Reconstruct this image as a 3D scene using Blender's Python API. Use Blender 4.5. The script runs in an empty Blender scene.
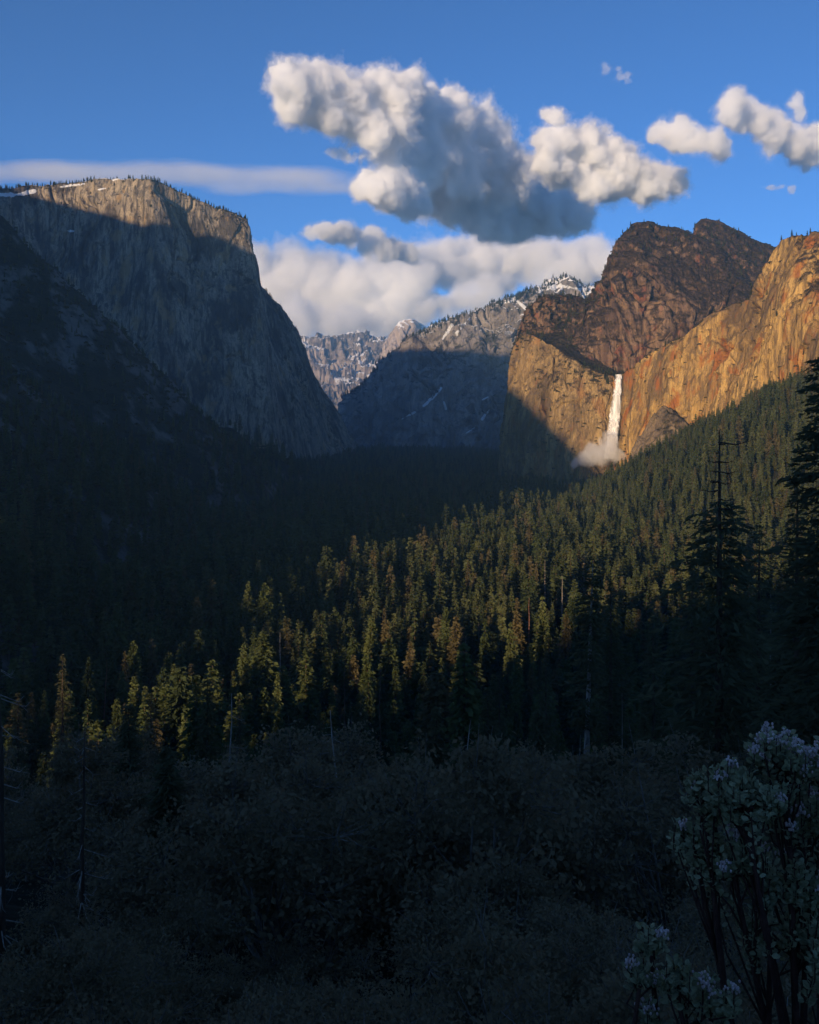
import bpy, math, random
import numpy as np
from mathutils import Vector, Matrix
SC = bpy.context.scene
COL = SC.collection
F, CX, HY = 950.0, 409.5, 425.0          # focal length in pixels, picture centre, horizon row
RNG = np.random.default_rng(7)
random.seed(7)

def at(px, py, D):
    """point seen at pixel (px, py) at distance D (metres) in front of the viewpoint"""
    return np.array([(px - CX) / F * D, D, (HY - py) / F * D])

# ------------------------------------------------------------------ noise
def _hash(ix, iy, iz, seed):
    h = (ix.astype(np.int64) * 374761393 + iy.astype(np.int64) * 668265263 + iz.astype(np.int64) * 2147483647 + seed * 1274126177) & 0xFFFFFFFF
    h = ((h ^ (h >> 13)) * 1274126177) & 0xFFFFFFFF
    h = ((h ^ (h >> 16)) * 2246822519) & 0xFFFFFFFF
    return (h ^ (h >> 15)) & 0xFFFFFFFF
_G = np.array([[1,1,0],[-1,1,0],[1,-1,0],[-1,-1,0],[1,0,1],[-1,0,1],[1,0,-1],[-1,0,-1],[0,1,1],[0,-1,1],[0,1,-1],[0,-1,-1],[1,1,0],[-1,1,0],[0,-1,1],[0,-1,-1]], dtype=float)
def perlin(P, seed=0):
    P = np.asarray(P, dtype=float)
    I = np.floor(P); f = P - I; I = I.astype(np.int64)
    w = f * f * f * (f * (f * 6 - 15) + 10)
    out = np.zeros(len(P))
    for dx in (0, 1):
        wx = w[:, 0] if dx else 1 - w[:, 0]
        for dy in (0, 1):
            wy = w[:, 1] if dy else 1 - w[:, 1]
            for dz in (0, 1):
                wz = w[:, 2] if dz else 1 - w[:, 2]
                g = _G[_hash(I[:, 0] + dx, I[:, 1] + dy, I[:, 2] + dz, seed) & 15]
                out += wx * wy * wz * (g[:, 0] * (f[:, 0] - dx) + g[:, 1] * (f[:, 1] - dy) + g[:, 2] * (f[:, 2] - dz))
    return out
def fbm(P, octv=5, seed=0, gain=0.5):
    P = np.asarray(P, dtype=float); a, s, out = 1.0, 0.0, np.zeros(len(P))
    for k in range(octv):
        out += a * perlin(P * 2.0 ** k + 17.3 * k, seed + k); s += a; a *= gain
    return out / s * 1.6
def ridged(P, octv=4, seed=0, gain=0.5):
    P = np.asarray(P, dtype=float); a, s, out = 1.0, 0.0, np.zeros(len(P))
    for k in range(octv):
        out += a * (1 - 2 * np.abs(perlin(P * 2.0 ** k + 9.1 * k, seed + k))); s += a; a *= gain
    return out / s
def slabs(P, seed=0):
    """cellular facets: every cell of a jittered lattice is a tilted slab of its own height"""
    I = np.floor(P).astype(np.int64); best = np.full(len(P), 1e9); out = np.zeros(len(P))
    for dx in (-1, 0, 1):
        for dy in (-1, 0, 1):
            for dz in (-1, 0, 1):
                c = I + [dx, dy, dz]; h = [_hash(c[:, 0], c[:, 1], c[:, 2], seed + k) / 4294967296.0 for k in range(6)]
                d = P - (c + np.stack(h[:3], 1)); q = (d ** 2).sum(1); m = q < best
                v = (h[3] - .5) * 1.2 + (h[4] - .5) * (d[:, 0] + d[:, 1]) * 1.2 + (h[5] - .5) * d[:, 2] * 1.2
                best = np.where(m, q, best); out = np.where(m, v, out)
    return out
def sstep(a, b, x):
    t = np.clip((x - a) / (b - a), 0, 1); return t * t * (3 - 2 * t)

# ------------------------------------------------------------------ objects
def mesh(name, V, Fc, mat, parent=None, smooth=False, mats=None, midx=None):
    me = bpy.data.meshes.new(name)
    V = np.asarray(V, dtype=np.float32)
    if isinstance(Fc, np.ndarray):
        n, k = Fc.shape
        me.vertices.add(len(V)); me.vertices.foreach_set('co', V.ravel())
        me.loops.add(n * k); me.loops.foreach_set('vertex_index', Fc.astype(np.int32).ravel())
        me.polygons.add(n); me.polygons.foreach_set('loop_start', np.arange(0, n * k, k, dtype=np.int32))
        me.update(calc_edges=True)
    else:
        me.from_pydata(V.tolist(), [], Fc)
    for m in (mats or [mat]): me.materials.append(m)
    if midx is not None: me.polygons.foreach_set('material_index', np.asarray(midx, dtype=np.int32))
    if smooth: me.polygons.foreach_set('use_smooth', np.ones(len(me.polygons), dtype=bool))
    me.update()
    o = bpy.data.objects.new(name, me); COL.objects.link(o)
    if parent is not None: o.parent = parent
    return o
def tag(o, label=None, cat=None, kind=None, group=None):
    if label: o['label'] = label
    if cat: o['category'] = cat
    if kind: o['kind'] = kind
    if group: o['group'] = group
    return o
def empty(name, loc, rz=0.0, sc=1.0):
    o = bpy.data.objects.new(name, None); COL.objects.link(o)
    o.location = tuple(map(float, loc)); o.rotation_euler = (0, 0, rz); o.scale = (sc, sc, sc); o.empty_display_size = 0.5
    return o
def grid_faces(nu, nv):
    """faces of a (nu x nv) vertex grid, index = i*nv+j"""
    i, j = np.meshgrid(np.arange(nu - 1), np.arange(nv - 1), indexing='ij')
    a = (i * nv + j).ravel()
    return np.stack([a, a + nv, a + nv + 1, a + 1], 1)
def tube(pts, rad, n=6, cap=True):
    """tapered tube along a polyline -> (verts, quad faces)"""
    pts = [np.asarray(p, float) for p in pts]; V, Q = [], []
    for i, p in enumerate(pts):
        d = pts[min(i + 1, len(pts) - 1)] - pts[max(i - 1, 0)]
        d = d / (np.linalg.norm(d) + 1e-9)
        a = np.cross(d, [0, 0, 1.0] if abs(d[2]) < .9 else [1.0, 0, 0]); a /= np.linalg.norm(a) + 1e-9
        b = np.cross(d, a)
        for k in range(n):
            t = 2 * math.pi * k / n
            V.append(p + rad[i] * (a * math.cos(t) + b * math.sin(t)))
    for i in range(len(pts) - 1):
        for k in range(n):
            k2 = (k + 1) % n
            Q.append([i * n + k, i * n + k2, (i + 1) * n + k2, (i + 1) * n + k])
    return np.array(V), np.array(Q)
class Soup:
    """collects quad meshes into one"""
    def __init__(s): s.V, s.Q, s.n, s.m = [], [], 0, []
    def add(s, V, Q, m=0):
        if len(V) == 0: return
        s.V.append(np.asarray(V)); s.Q.append(np.asarray(Q) + s.n); s.m.append(np.full(len(Q), m)); s.n += len(V)
    def get(s): return np.concatenate(s.V), np.concatenate(s.Q), np.concatenate(s.m)

# ------------------------------------------------------------------ material helper
class NT:
    def __init__(s, name, world=False):
        if world: s.m = bpy.data.worlds.new(name)
        else: s.m = bpy.data.materials.new(name)
        s.m.use_nodes = True; s.t = s.m.node_tree; s.t.nodes.clear()
    def n(s, typ, ins=None, **kw):
        nd = s.t.nodes.new(typ)
        for k, v in kw.items(): setattr(nd, k, v)
        for k, v in (ins or {}).items():
            if isinstance(v, bpy.types.NodeSocket): s.t.links.new(v, nd.inputs[k])
            else:
                if hasattr(nd.inputs[k].default_value, '__len__') and len(nd.inputs[k].default_value) == 4 and len(v) == 3: v = (*v, 1)
                nd.inputs[k].default_value = v
        return nd
    def math(s, op, a, b=0.0, c=None, clamp=False):
        nd = s.n('ShaderNodeMath', {0: a, 1: b}, operation=op, use_clamp=clamp)
        if c is not None: s.t.links.new(c, nd.inputs[2]) if isinstance(c, bpy.types.NodeSocket) else setattr(nd.inputs[2], 'default_value', c)
        return nd.outputs[0]
    def ramp(s, x, a, b):
        return s.n('ShaderNodeMapRange', {0: x, 1: a, 2: b, 3: 0.0, 4: 1.0}, interpolation_type='SMOOTHSTEP').outputs[0]
    def mix(s, f, a, b, blend='MIX'):
        nd = s.n('ShaderNodeMix', data_type='RGBA', blend_type=blend)
        for k, v in ((0, f), (6, a), (7, b)):
            if isinstance(v, bpy.types.NodeSocket): s.t.links.new(v, nd.inputs[k])
            else: nd.inputs[k].default_value = (*v, 1) if hasattr(v, '__len__') else v
        return nd.outputs[2]
    def noise(s, vec, scale=1.0, detail=4.0, rough=0.55, dist=0.0):
        return s.n('ShaderNodeTexNoise', {'Vector': vec, 'Scale': scale, 'Detail': detail, 'Roughness': rough, 'Distortion': dist}).outputs[0]
    def mapping(s, vec, scale, loc=(0, 0, 0)):
        return s.n('ShaderNodeMapping', {'Vector': vec, 'Scale': scale, 'Location': loc}).outputs[0]
    def out(s, surf=None, vol=None, typ='ShaderNodeOutputMaterial'):
        o = s.n(typ)
        if surf is not None: s.t.links.new(surf, o.inputs['Surface'])
        if vol is not None: s.t.links.new(vol, o.inputs['Volume'])
        return s.m

# ------------------------------------------------------------------ camera, sun, sky
cam = bpy.data.cameras.new('camera'); co = bpy.data.objects.new('camera', cam); COL.objects.link(co)
co.location = (0, 0, 0); co.rotation_euler = (math.radians(90), 0, 0)
cam.sensor_fit = 'VERTICAL'; cam.sensor_height = 24.0; cam.lens = 24.0 * F / 1024.0
cam.shift_y = -(512 - HY) / 1024.0
cam.clip_start = 0.1; cam.clip_end = 200000
SC.camera = co
TH, AL = math.radians(30), math.radians(8.0)        # sun: bearing behind-left of the viewer, elevation
TA = math.tan(AL)
SUN = Vector((-math.sin(TH) * math.cos(AL), -math.cos(TH) * math.cos(AL), math.sin(AL)))
sl = bpy.data.lights.new('sun', 'SUN'); so = bpy.data.objects.new('sun', sl); COL.objects.link(so)
sl.energy = 4.6; sl.angle = math.radians(0.9); sl.color = (1.0, 0.72, 0.42)
so.rotation_euler = SUN.to_track_quat('Z', 'Y').to_euler()
w = NT('World', world=True); SC.world = w.m
sky = w.n('ShaderNodeTexSky', sky_type='NISHITA', sun_disc=False, sun_elevation=AL, altitude=4000.0, air_density=0.68, dust_density=1.5, ozone_density=3.3)
sky.sun_rotation = math.atan2(SUN.x, SUN.y)
hs = w.n('ShaderNodeHueSaturation', {'Saturation': 1.05, 'Color': sky.outputs[0]})
bg = w.n('ShaderNodeBackground', {'Color': hs.outputs[0], 'Strength': 0.148})
w.out(bg.outputs[0], typ='ShaderNodeOutputWorld')
SC.view_settings.view_transform = 'Standard'; SC.view_settings.look = 'None'; SC.view_settings.gamma = 1.0
SC.view_settings.exposure = 0.55
cy = SC.cycles
SC.render.engine = 'CYCLES'
cy.use_denoising = True; cy.denoiser = 'OPENIMAGEDENOISE'; cy.denoising_input_passes = 'RGB_ALBEDO_NORMAL'
cy.use_adaptive_sampling = True; cy.adaptive_threshold = 0.015
cy.max_bounces = 16; cy.diffuse_bounces = 4; cy.glossy_bounces = 2; cy.transmission_bounces = 4; cy.transparent_max_bounces = 16
cy.volume_bounces = 16
cy.sample_clamp_indirect = 10.0
# ================================================================== the land
def uvd(u, d):       # sun frame (u across the sun, d away from it) -> plan position
    return np.array([u * math.cos(TH) + d * math.sin(TH), -u * math.sin(TH) + d * math.cos(TH)])
# out-of-view hill crests, shaped to throw the valley's shadow edges (x, y, z, slope): the canyon's north wall and the hill at the viewer's back
NOTCH = [(-3600, 1250, 1150), (-2790, 900, 1112), (-2600, 820, 1085), (-2420, 760, 1030), (-2290, 700, 1045), (-1700, 350, 760), (-1101, 0, 455), (-872, -120, 185), (-719, -220, 62),
         (-523, -320, -17), (-422, -380, -48), (-388, -400, -66), (-350, -420, -93), (-270, -420, -102), (-225, -400, -84), (-165, -380, -42), (-80, -300, 6), (0, -220, 24), (200, -160, 30), (700, -150, 40), (1500, -150, 50)]
CREST = []
for u_, d_, v_ in NOTCH:
    p_ = uvd(u_, d_); CREST.append((p_[0], p_[1], v_ - d_ * TA))
SPUR = [(-420, 40, 1750), (-200, 130, 1820), (-20, 200, 1890), (0, 212, 1900), (15, 226, 1920), (34, 258, 1950), (51, 284, 1970), (72, 312, 2000), (99, 332, 2050), (113, 338, 2070), (144, 370, 2130), (157, 386, 2150),
        (191, 404, 2220), (219, 419, 2270), (262, 440, 2350), (296, 462, 2410), (316, 478, 2440)]
SPUR = [tuple(at(*s)) for s in SPUR]
BENCH = [(520, 500, 2620), (575, 506, 2480), (605, 504, 2400), (640, 492, 2300), (680, 466, 2200), (710, 444, 2110), (740, 420, 2020), (775, 397, 1880), (819, 384, 1720), (900, 364, 1500), (1100, 340, 1200), (1500, 310, 900)]
BENCH = [tuple(at(*s)) for s in BENCH]
ZV = -165.0
def ridge_h(x, y, poly, slope, rnd=0.0):
    best = np.full(x.shape, -1e9)
    for (a, b) in zip(poly[:-1], poly[1:]):
        ax, ay, az = a; bx, by, bz = b
        L2 = (bx - ax) ** 2 + (by - ay) ** 2
        t = np.clip(((x - ax) * (bx - ax) + (y - ay) * (by - ay)) / L2, 0, 1)
        dist = np.hypot(x - ax - t * (bx - ax), y - ay - t * (by - ay))
        h = az + t * (bz - az) - slope * (np.sqrt(dist ** 2 + rnd ** 2) - rnd)
        best = np.maximum(best, h)
    return best
def ground_h(x, y):
    x = np.asarray(x, float); y = np.asarray(y, float); sh = x.shape
    x = x.ravel(); y = y.ravel()
    P2 = np.stack([x, y, np.zeros_like(x)], 1)
    wob = 25 * fbm(P2 / 260.0, 3, 3)
    val = ZV + 5 * fbm(P2 / 150.0, 3, 5) + 14 * sstep(2200, 4200, y)
    hc = -1.75 - 0.85 * np.clip(y - 1.0, 0, 14) - 0.42 * np.maximum(0, y - 15) - 0.30 * np.maximum(0, -x - 60) + 0.10 * np.clip(3.5 - y, 0, 120) + 0.03 * np.clip(x, 0, 200)
    near = sstep(6, 60, np.hypot(x, y))
    hc = hc + near * 3.0 * fbm(P2 / 28.0, 3, 9)
    cr = ridge_h(x, y, CREST, 0.85, 10)
    sp = ridge_h(x + 0.3 * wob, y + .5 * wob, SPUR, 1.0)
    gul = ridged(np.stack([x / 170, y / 170, (x * 0 + sp) / 700], 1), 4, 12)
    amp = sstep(ZV, ZV + 260, sp)
    sp = sp - amp * 22 * (1 - gul) + amp * 10 * fbm(P2 / 45.0, 3, 21)
    be = ridge_h(x + .5 * wob, y + .5 * wob, BENCH, 0.62, 40) + 4 * fbm(P2 / 120.0, 3, 31)
    h = np.maximum.reduce([val, hc, cr + sstep(150, 400, np.hypot(x, y)) * 6 * fbm(P2 / 60.0, 3, 41), sp, be])
    # soft feet where the slopes meet the flat
    k = np.clip(h - val, 0, 90); h = val + (h - val) - 10 * np.exp(-((k - 0) / 25.0) ** 2) * (k > 0) * (k / 25.0)
    return h.reshape(sh)

def haze_free(): pass
# materials --------------------------------------------------------
def rock_mat(name, base=(.30, .27, .23), pale=(.42, .38, .31), dark=(.10, .085, .075), stain=(.36, .15, .045), stain_amt=0.0, streak=1 / 45., veg=(.045, .035, .022), veg_n=(.35, .62),
             snow=None, dark_amt=0.55, veg_amt=1.0, bump=1.0, scl=1.0, stain_th=(.54, .66), stretch=9.0):
    t = NT(name); g = t.n('ShaderNodeNewGeometry'); pos = g.outputs['Position']; nz = t.n('ShaderNodeSeparateXYZ', {0: g.outputs['Normal']}).outputs[2]
    big = t.noise(t.mapping(pos, (1 / 210. * scl,) * 3), 1, 5, .6)
    st = t.noise(t.mapping(pos, (streak, streak, streak / stretch)), 1, 6, .62, .25)
    st2 = t.noise(t.mapping(pos, (streak * 3.7, streak * 3.7, streak * 3.7 / 1.45 / stretch), (7, 3, 1)), 1, 4, .6, .2)
    fine = t.noise(t.mapping(pos, (1 / 14. * scl,) * 3), 1, 6, .68)
    c = t.mix(t.ramp(st, .35, .65), base, pale)
    c = t.mix(t.math('MULTIPLY', t.ramp(big, .42, .62), .55), c, pale)
    dk = t.math('MULTIPLY', t.ramp(st2, .47, .62), dark_amt)
    c = t.mix(dk, c, dark)
    c = t.mix(t.math('MULTIPLY', t.ramp(t.noise(t.mapping(pos, (1 / 120. * scl, 1 / 120. * scl, 1 / 260. * scl), (31, 2, 9)), 1, 6, .62), .50, .60), dark_amt * 1.05), c, dark)
    cr_ = t.noise(t.mapping(pos, (streak * 5, streak * 5, streak / 2.6), (2, 8, 3)), 1, 5, .7, .4)
    c = t.mix(t.math('MULTIPLY', t.ramp(t.math('ABSOLUTE', t.math('SUBTRACT', cr_, .5)), .035, .0), dark_amt), c, dark)
    if stain_amt > 0:
        sm = t.noise(t.mapping(pos, (1 / 55. * scl, 1 / 55. * scl, 1 / 110. * scl), (3, 11, 5)), 1, 5, .62, .3)
        c = t.mix(t.math('MULTIPLY', t.ramp(sm, *stain_th), stain_amt), c, stain)
    c = t.mix(t.math('MULTIPLY', t.ramp(fine, .56, .72), .45), c, dark)
    # brush on ledges
    sl0 = t.n('ShaderNodeAttribute', attribute_name='ease').outputs['Fac']
    grit = t.noise(t.mapping(pos, (1 / 26. * scl,) * 3, (8, 1, 3)), 1, 8, .72)
    vm = t.math('ADD', t.math('ADD', t.math('MULTIPLY', sl0, .8), t.math('MULTIPLY', nz, .25)), t.math('MULTIPLY', t.math('SUBTRACT', grit, .5), 1.5))
    vm = t.math('ADD', vm, t.math('MULTIPLY', t.math('SUBTRACT', big, .5), .8))
    vf = t.math('MULTIPLY', t.ramp(vm, *veg_n), veg_amt)
    vc = t.mix(t.ramp(t.noise(t.mapping(pos, (1 / 9. * scl,) * 3, (5, 5, 5)), 1, 5, .7), .4, .62), tuple(v * .6 for v in veg), tuple(v * 2.0 for v in veg))
    c = t.mix(vf, c, vc)
    if snow:
        zmin, amt, nlo = snow
        z = t.n('ShaderNodeSeparateXYZ', {0: pos}).outputs[2]
        s = t.math('ADD', nz, t.math('MULTIPLY', t.math('SUBTRACT', t.noise(t.mapping(pos, (1 / 130. * scl,) * 3, (1, 9, 4)), 1, 4, .58), .5), 1.7))
        s = t.math('MULTIPLY', t.ramp(s, nlo, nlo + .12), t.ramp(z, zmin, zmin + 150.))
        c = t.mix(t.math('MULTIPLY', s, amt), c, (.86, .87, .90))
    if snow:
        spn = t.math('ADD', t.n('ShaderNodeAttribute', attribute_name='snowpatch').outputs['Fac'], t.math('MULTIPLY', t.math('SUBTRACT', grit, .5), 1.5))
        c = t.mix(t.math('MULTIPLY', t.ramp(spn, .42, .66), .8), c, (.80, .83, .88))
    bh = t.math('ADD', t.math('MULTIPLY', st, 1.6), t.math('ADD', t.math('MULTIPLY', fine, .35), t.math('MULTIPLY', st2, 1.0)))
    b = t.n('ShaderNodeBump', {'Height': bh, 'Strength': .9, 'Distance': 9.0 * bump})
    p = t.n('ShaderNodeBsdfPrincipled', {'Base Color': c, 'Roughness': .92, 'Specular IOR Level': .15, 'Normal': b.outputs[0]})
    return t.out(p.outputs[0])

def ground_mat():
    t = NT('forest_ground'); g = t.n('ShaderNodeNewGeometry'); pos = g.outputs['Position']; nz = t.n('ShaderNodeSeparateXYZ', {0: g.outputs['Normal']}).outputs[2]
    a = t.noise(t.mapping(pos, (1 / 30.,) * 3), 1, 6, .65); b_ = t.noise(t.mapping(pos, (1 / 5.,) * 3), 1, 4, .65); r = t.noise(t.mapping(pos, (1 / 60., 1 / 60., 1 / 160.), (4, 4, 4)), 1, 6, .66)
    c = t.mix(t.ramp(a, .4, .6), (.014, .017, .011), (.032, .031, .020))
    c = t.mix(t.math('MULTIPLY', t.ramp(b_, .5, .66), .6), c, (.015, .018, .010))
    rk = t.math('SUBTRACT', r, t.math('MULTIPLY', t.math('SUBTRACT', nz, .74), .9))
    c = t.mix(t.math('MULTIPLY', t.ramp(rk, .50, .66), .8), c, (.15, .14, .13))
    bp = t.n('ShaderNodeBump', {'Height': t.math('ADD', a, t.math('MULTIPLY', b_, .4)), 'Strength': .8, 'Distance': 4.0})
    p = t.n('ShaderNodeBsdfPrincipled', {'Base Color': c, 'Roughness': .95, 'Specular IOR Level': .1, 'Normal': bp.outputs[0]})
    return t.out(p.outputs[0])

# ground: one polar sheet about the viewpoint, out to the horizon ----
def build_ground():
    ang = np.concatenate([np.linspace(-180, -38, 110, endpoint=False), np.linspace(-38, 38, 420, endpoint=False), np.linspace(38, 180, 91)])
    r = np.concatenate([[0.3], np.geomspace(1.5, 4500, 330), np.geomspace(4700, 40000, 22)])
    A, R = np.meshgrid(np.radians(ang), r, indexing='ij')
    X = R * np.sin(A); Y = R * np.cos(A); Z = ground_h(X, Y)
    V = np.stack([X, Y, Z], -1).reshape(-1, 3)
    o = mesh('ground', V, grid_faces(len(ang), len(r))[:, ::-1], ground_mat(), smooth=True)
    tag(o, 'dark brushy valley floor and the slopes that frame it', 'ground', 'structure'); return o
build_ground()

# cliffs -----------------------------------------------------------
def resample(st, n):
    st = np.array(st, float); d = np.r_[0, np.cumsum(np.hypot(np.diff(st[:, 0]), np.diff(st[:, 1])))]
    s = np.linspace(0, d[-1], n)
    return np.stack([np.interp(s, d, st[:, k]) for k in range(st.shape[1])], 1), s
SURF = {}
def cliff(name, st, mat, label, cat='cliff', ns=420, nt=170, p=1.0, A=(40, 14, 5), wl=(260, 70, 22), vs=5.0, back=(0.2, 1.0), cap=700, drop=0.25, capn=30, crest_n=6.0, seed=1, smooth_w=5, capup=0.0, ledge=0.0, snowy=()):
    """a rock massif: stations (top px, top py, top distance, base px, base py, base distance) along its front; the face is carried
    back over a cap of real depth and down behind"""
    S, s = resample(st, ns)
    if smooth_w > 1:
        kern = np.hanning(smooth_w + 2)[1:-1]; kern /= kern.sum()
        for k in range(6):
            pad = np.pad(S[:, k], smooth_w // 2, mode='edge'); S[:, k] = np.convolve(pad, kern, 'valid')[:ns]
    top = np.stack([(S[:, 0] - CX) / F * S[:, 2], S[:, 2], (HY - S[:, 1]) / F * S[:, 2]], 1)
    bas = np.stack([(S[:, 3] - CX) / F * S[:, 5], S[:, 5], (HY - S[:, 4]) / F * S[:, 5]], 1)
    bas[:, 2] -= 60
    k1 = np.zeros((ns, 3)); k1[:, :2] = top[:, :2] / 60.0
    top[:, 2] += crest_n * fbm(k1, 4, seed + 50, .6)
    bk = np.array([back[0], back[1], 0.0]); bk /= np.linalg.norm(bk)
    nf, nc, nb = nt, nt // 3, 6
    rows = []
    for j in range(nf):
        t = j / (nf - 1); P = bas + (top - bas) * t
        h = t ** p; P[:, :2] = bas[:, :2] + (top[:, :2] - bas[:, :2]) * h
        rows.append(P)
    for j in range(1, nc + 1):
        t = (j / nc) ** 1.4
        P = top + bk * cap * t; P[:, 2] += capup * cap * (t * (1 - t)) * 4 - drop * cap * t ** 1.6; rows.append(P)
    for j in range(1, nb + 1):
        t = j / nb; P = rows[nf + nc - 1].copy(); P[:, :2] += bk[:2] * cap * .35 * t; P[:, 2] += (ZV - 80 - P[:, 2]) * t; rows.append(P)
    G = np.stack(rows, 1); n2 = G.shape[1]
    du = np.gradient(G, axis=0); dv = np.gradient(G, axis=1)
    N = np.cross(du, dv); N /= np.linalg.norm(N, axis=2, keepdims=True) + 1e-9
    # smooth the normals along the front so that buttresses push out evenly
    for _ in range(12):
        N[1:-1] = (N[:-2] + N[1:-1] + N[2:]) / 3
    N /= np.linalg.norm(N, axis=2, keepdims=True) + 1e-9
    Pf = G.reshape(-1, 3); q = Pf.copy()
    D = np.zeros(len(Pf)); sc = np.array([1, 1, 1 / vs])
    warp = np.stack([fbm(Pf / 180.0, 2, seed + 71), fbm(Pf / 180.0, 2, seed + 72), np.zeros(len(Pf))], 1)
    D += A[0] * fbm(q * sc / wl[0] + .25 * warp, 4, seed)
    D += A[1] * .45 * (ridged(q * sc / wl[1] + .7 * warp, 5, seed + 11, .55))
    D += A[1] * .9 * slabs(q * np.array([1, 1, 1 / (vs * .55)]) / wl[1] + .5 * warp, seed + 12)
    D += A[2] * .8 * slabs(q * np.array([1, 1, 1 / (vs * .5)]) / wl[2] + .8 * warp, seed + 15)
    D += A[2] * .7 * fbm(q * np.array([1, 1, 1 / (vs * .6)]) / wl[2] + warp, 4, seed + 23, .6)
    ck = np.abs(fbm(q * np.array([1, 1, 1 / (vs * 2.2)]) / (wl[1] * 1.9) + .5 * warp, 3, seed + 29))
    D -= A[1] * 1.7 * (1 - sstep(0, .07, ck)) * sstep(-.1, .25, fbm(q / wl[0], 2, seed + 33))
    if ledge: D += ledge * fbm(q * np.array([.35, .35, 2.2]) / wl[1] + .4 * warp, 4, seed + 37, .6)
    D = D.reshape(ns, n2)
    jj = np.arange(n2)
    wface = np.where(jj < nf, sstep(0, .06, 1 - jj / (nf - 1.0)) * .65 + .35, .35)
    Dc = capn * fbm(q / 170.0, 5, seed + 91, .55).reshape(ns, n2)
    wcap = np.where(jj >= nf, sstep(0, 1, (jj - nf) / (nc * .5)), 0)
    G2 = G + N * (D * wface * (1 - wcap))[..., None]
    G2[..., 2] += Dc * wcap
    o = mesh(name, G2.reshape(-1, 3), grid_faces(ns, n2), mat, smooth=True)
    at_ = o.data.attributes.new('ease', 'FLOAT', 'POINT'); at_.data.foreach_set('value', np.clip(N[..., 2], 0, 1).astype(np.float32).ravel())
    if snowy:                                        # snow lying in gullies and on shelves
        px_ = CX + F * G2[..., 0].ravel() / G2[..., 1].ravel(); py_ = HY - F * G2[..., 2].ravel() / G2[..., 1].ravel(); sn = np.zeros(len(px_))
        for wdt, line in snowy:
            for (ax, ay), (bx, by) in zip(line[:-1], line[1:]):
                t_ = np.clip(((px_ - ax) * (bx - ax) + (py_ - ay) * (by - ay)) / ((bx - ax) ** 2 + (by - ay) ** 2), 0, 1)
                sn = np.maximum(sn, 1 - np.hypot(px_ - ax - t_ * (bx - ax), py_ - ay - t_ * (by - ay)) / wdt)
        a2 = o.data.attributes.new('snowpatch', 'FLOAT', 'POINT'); a2.data.foreach_set('value', np.clip(sn * 1.1 - .12 + .75 * (sn > 0) * fbm(G2.reshape(-1, 3) / (wl[1] * .5), 4, seed + 7), 0, 1).astype(np.float32))
    tag(o, label, cat, 'structure'); SURF[name] = (G2, nf, nc)
    return o

granite_cool = rock_mat('grey_granite', base=(.185, .162, .132), pale=(.40, .33, .235), dark=(.056, .050, .046), stain=(.36, .235, .10), stain_amt=.6, streak=1 / 48., veg=(.04, .032, .022), veg_n=(.42, .66), dark_amt=.8, snow=(775., .95, .66), stretch=20.)
EC = [(-60, 200, 3150, -60, 470, 3000), (0, 190, 3250, 10, 470, 3050), (30, 187, 3330, 40, 470, 3080), (70, 184, 3370, 80, 470, 3100), (100, 181, 3360, 112, 470, 3090), (128, 179, 3310, 140, 470, 3060), (150, 179, 3290, 160, 470, 3050),
      (164, 184, 3330, 178, 470, 3090), (185, 193, 3390, 205, 470, 3120), (210, 205, 3430, 235, 465, 3140), (232, 214, 3450, 258, 460, 3150), (246, 219, 3480, 274, 448, 3180), (249, 246, 3600, 281, 446, 3280), (250, 272, 3700, 287, 445, 3380), (262, 288, 3850, 295, 445, 3480), (280, 307, 4000, 310, 445, 3600),
      (290, 320, 4120, 320, 444, 3700), (300, 343, 4230, 328, 444, 3800), (307, 362, 4330, 334, 444, 3880), (318, 385, 4450, 340, 444, 3980), (334, 404, 4600, 346, 443, 4100), (348, 438, 4750, 352, 445, 4300), (356, 446, 5000, 358, 448, 4700)]
cliff('granite_wall', EC, granite_cool, 'huge sheer grey granite wall with a flat sunlit rim above the dark wooded spur', 'cliff', ns=620, nt=260, p=1.3, A=(28, 9, 4), wl=(230, 75, 26), vs=9, back=(-.45, .9), cap=1500, drop=.10, capn=26, crest_n=9, seed=3, snowy=[(4, [(-10, 194), (14, 195), (34, 192)]), (1.8, [(60, 187), (84, 184)]), (1.5, [(98, 190), (106, 188)]), (1.4, [(112, 180), (124, 178)]), (1.5, [(68, 231), (74, 231)])])

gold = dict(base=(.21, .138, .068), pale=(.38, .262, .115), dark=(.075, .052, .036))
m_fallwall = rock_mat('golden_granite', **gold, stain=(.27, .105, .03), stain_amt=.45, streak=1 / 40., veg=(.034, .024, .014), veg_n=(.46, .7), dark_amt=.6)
m_dome = rock_mat('brown_granite', base=(.16, .098, .064), pale=(.28, .180, .105), dark=(.055, .034, .027), stain=(.22, .06, .03), stain_amt=.6, streak=1 / 60., veg=(.030, .020, .013), veg_n=(.34, .62), dark_amt=.6)
m_spire = rock_mat('rusty_granite', base=(.26, .160, .060), pale=(.52, .335, .115), dark=(.085, .058, .038), stain=(.30, .095, .018), stain_amt=.8, streak=1 / 42., veg=(.034, .024, .014), veg_n=(.5, .74), dark_amt=.7, stain_th=(.52, .64))

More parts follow.
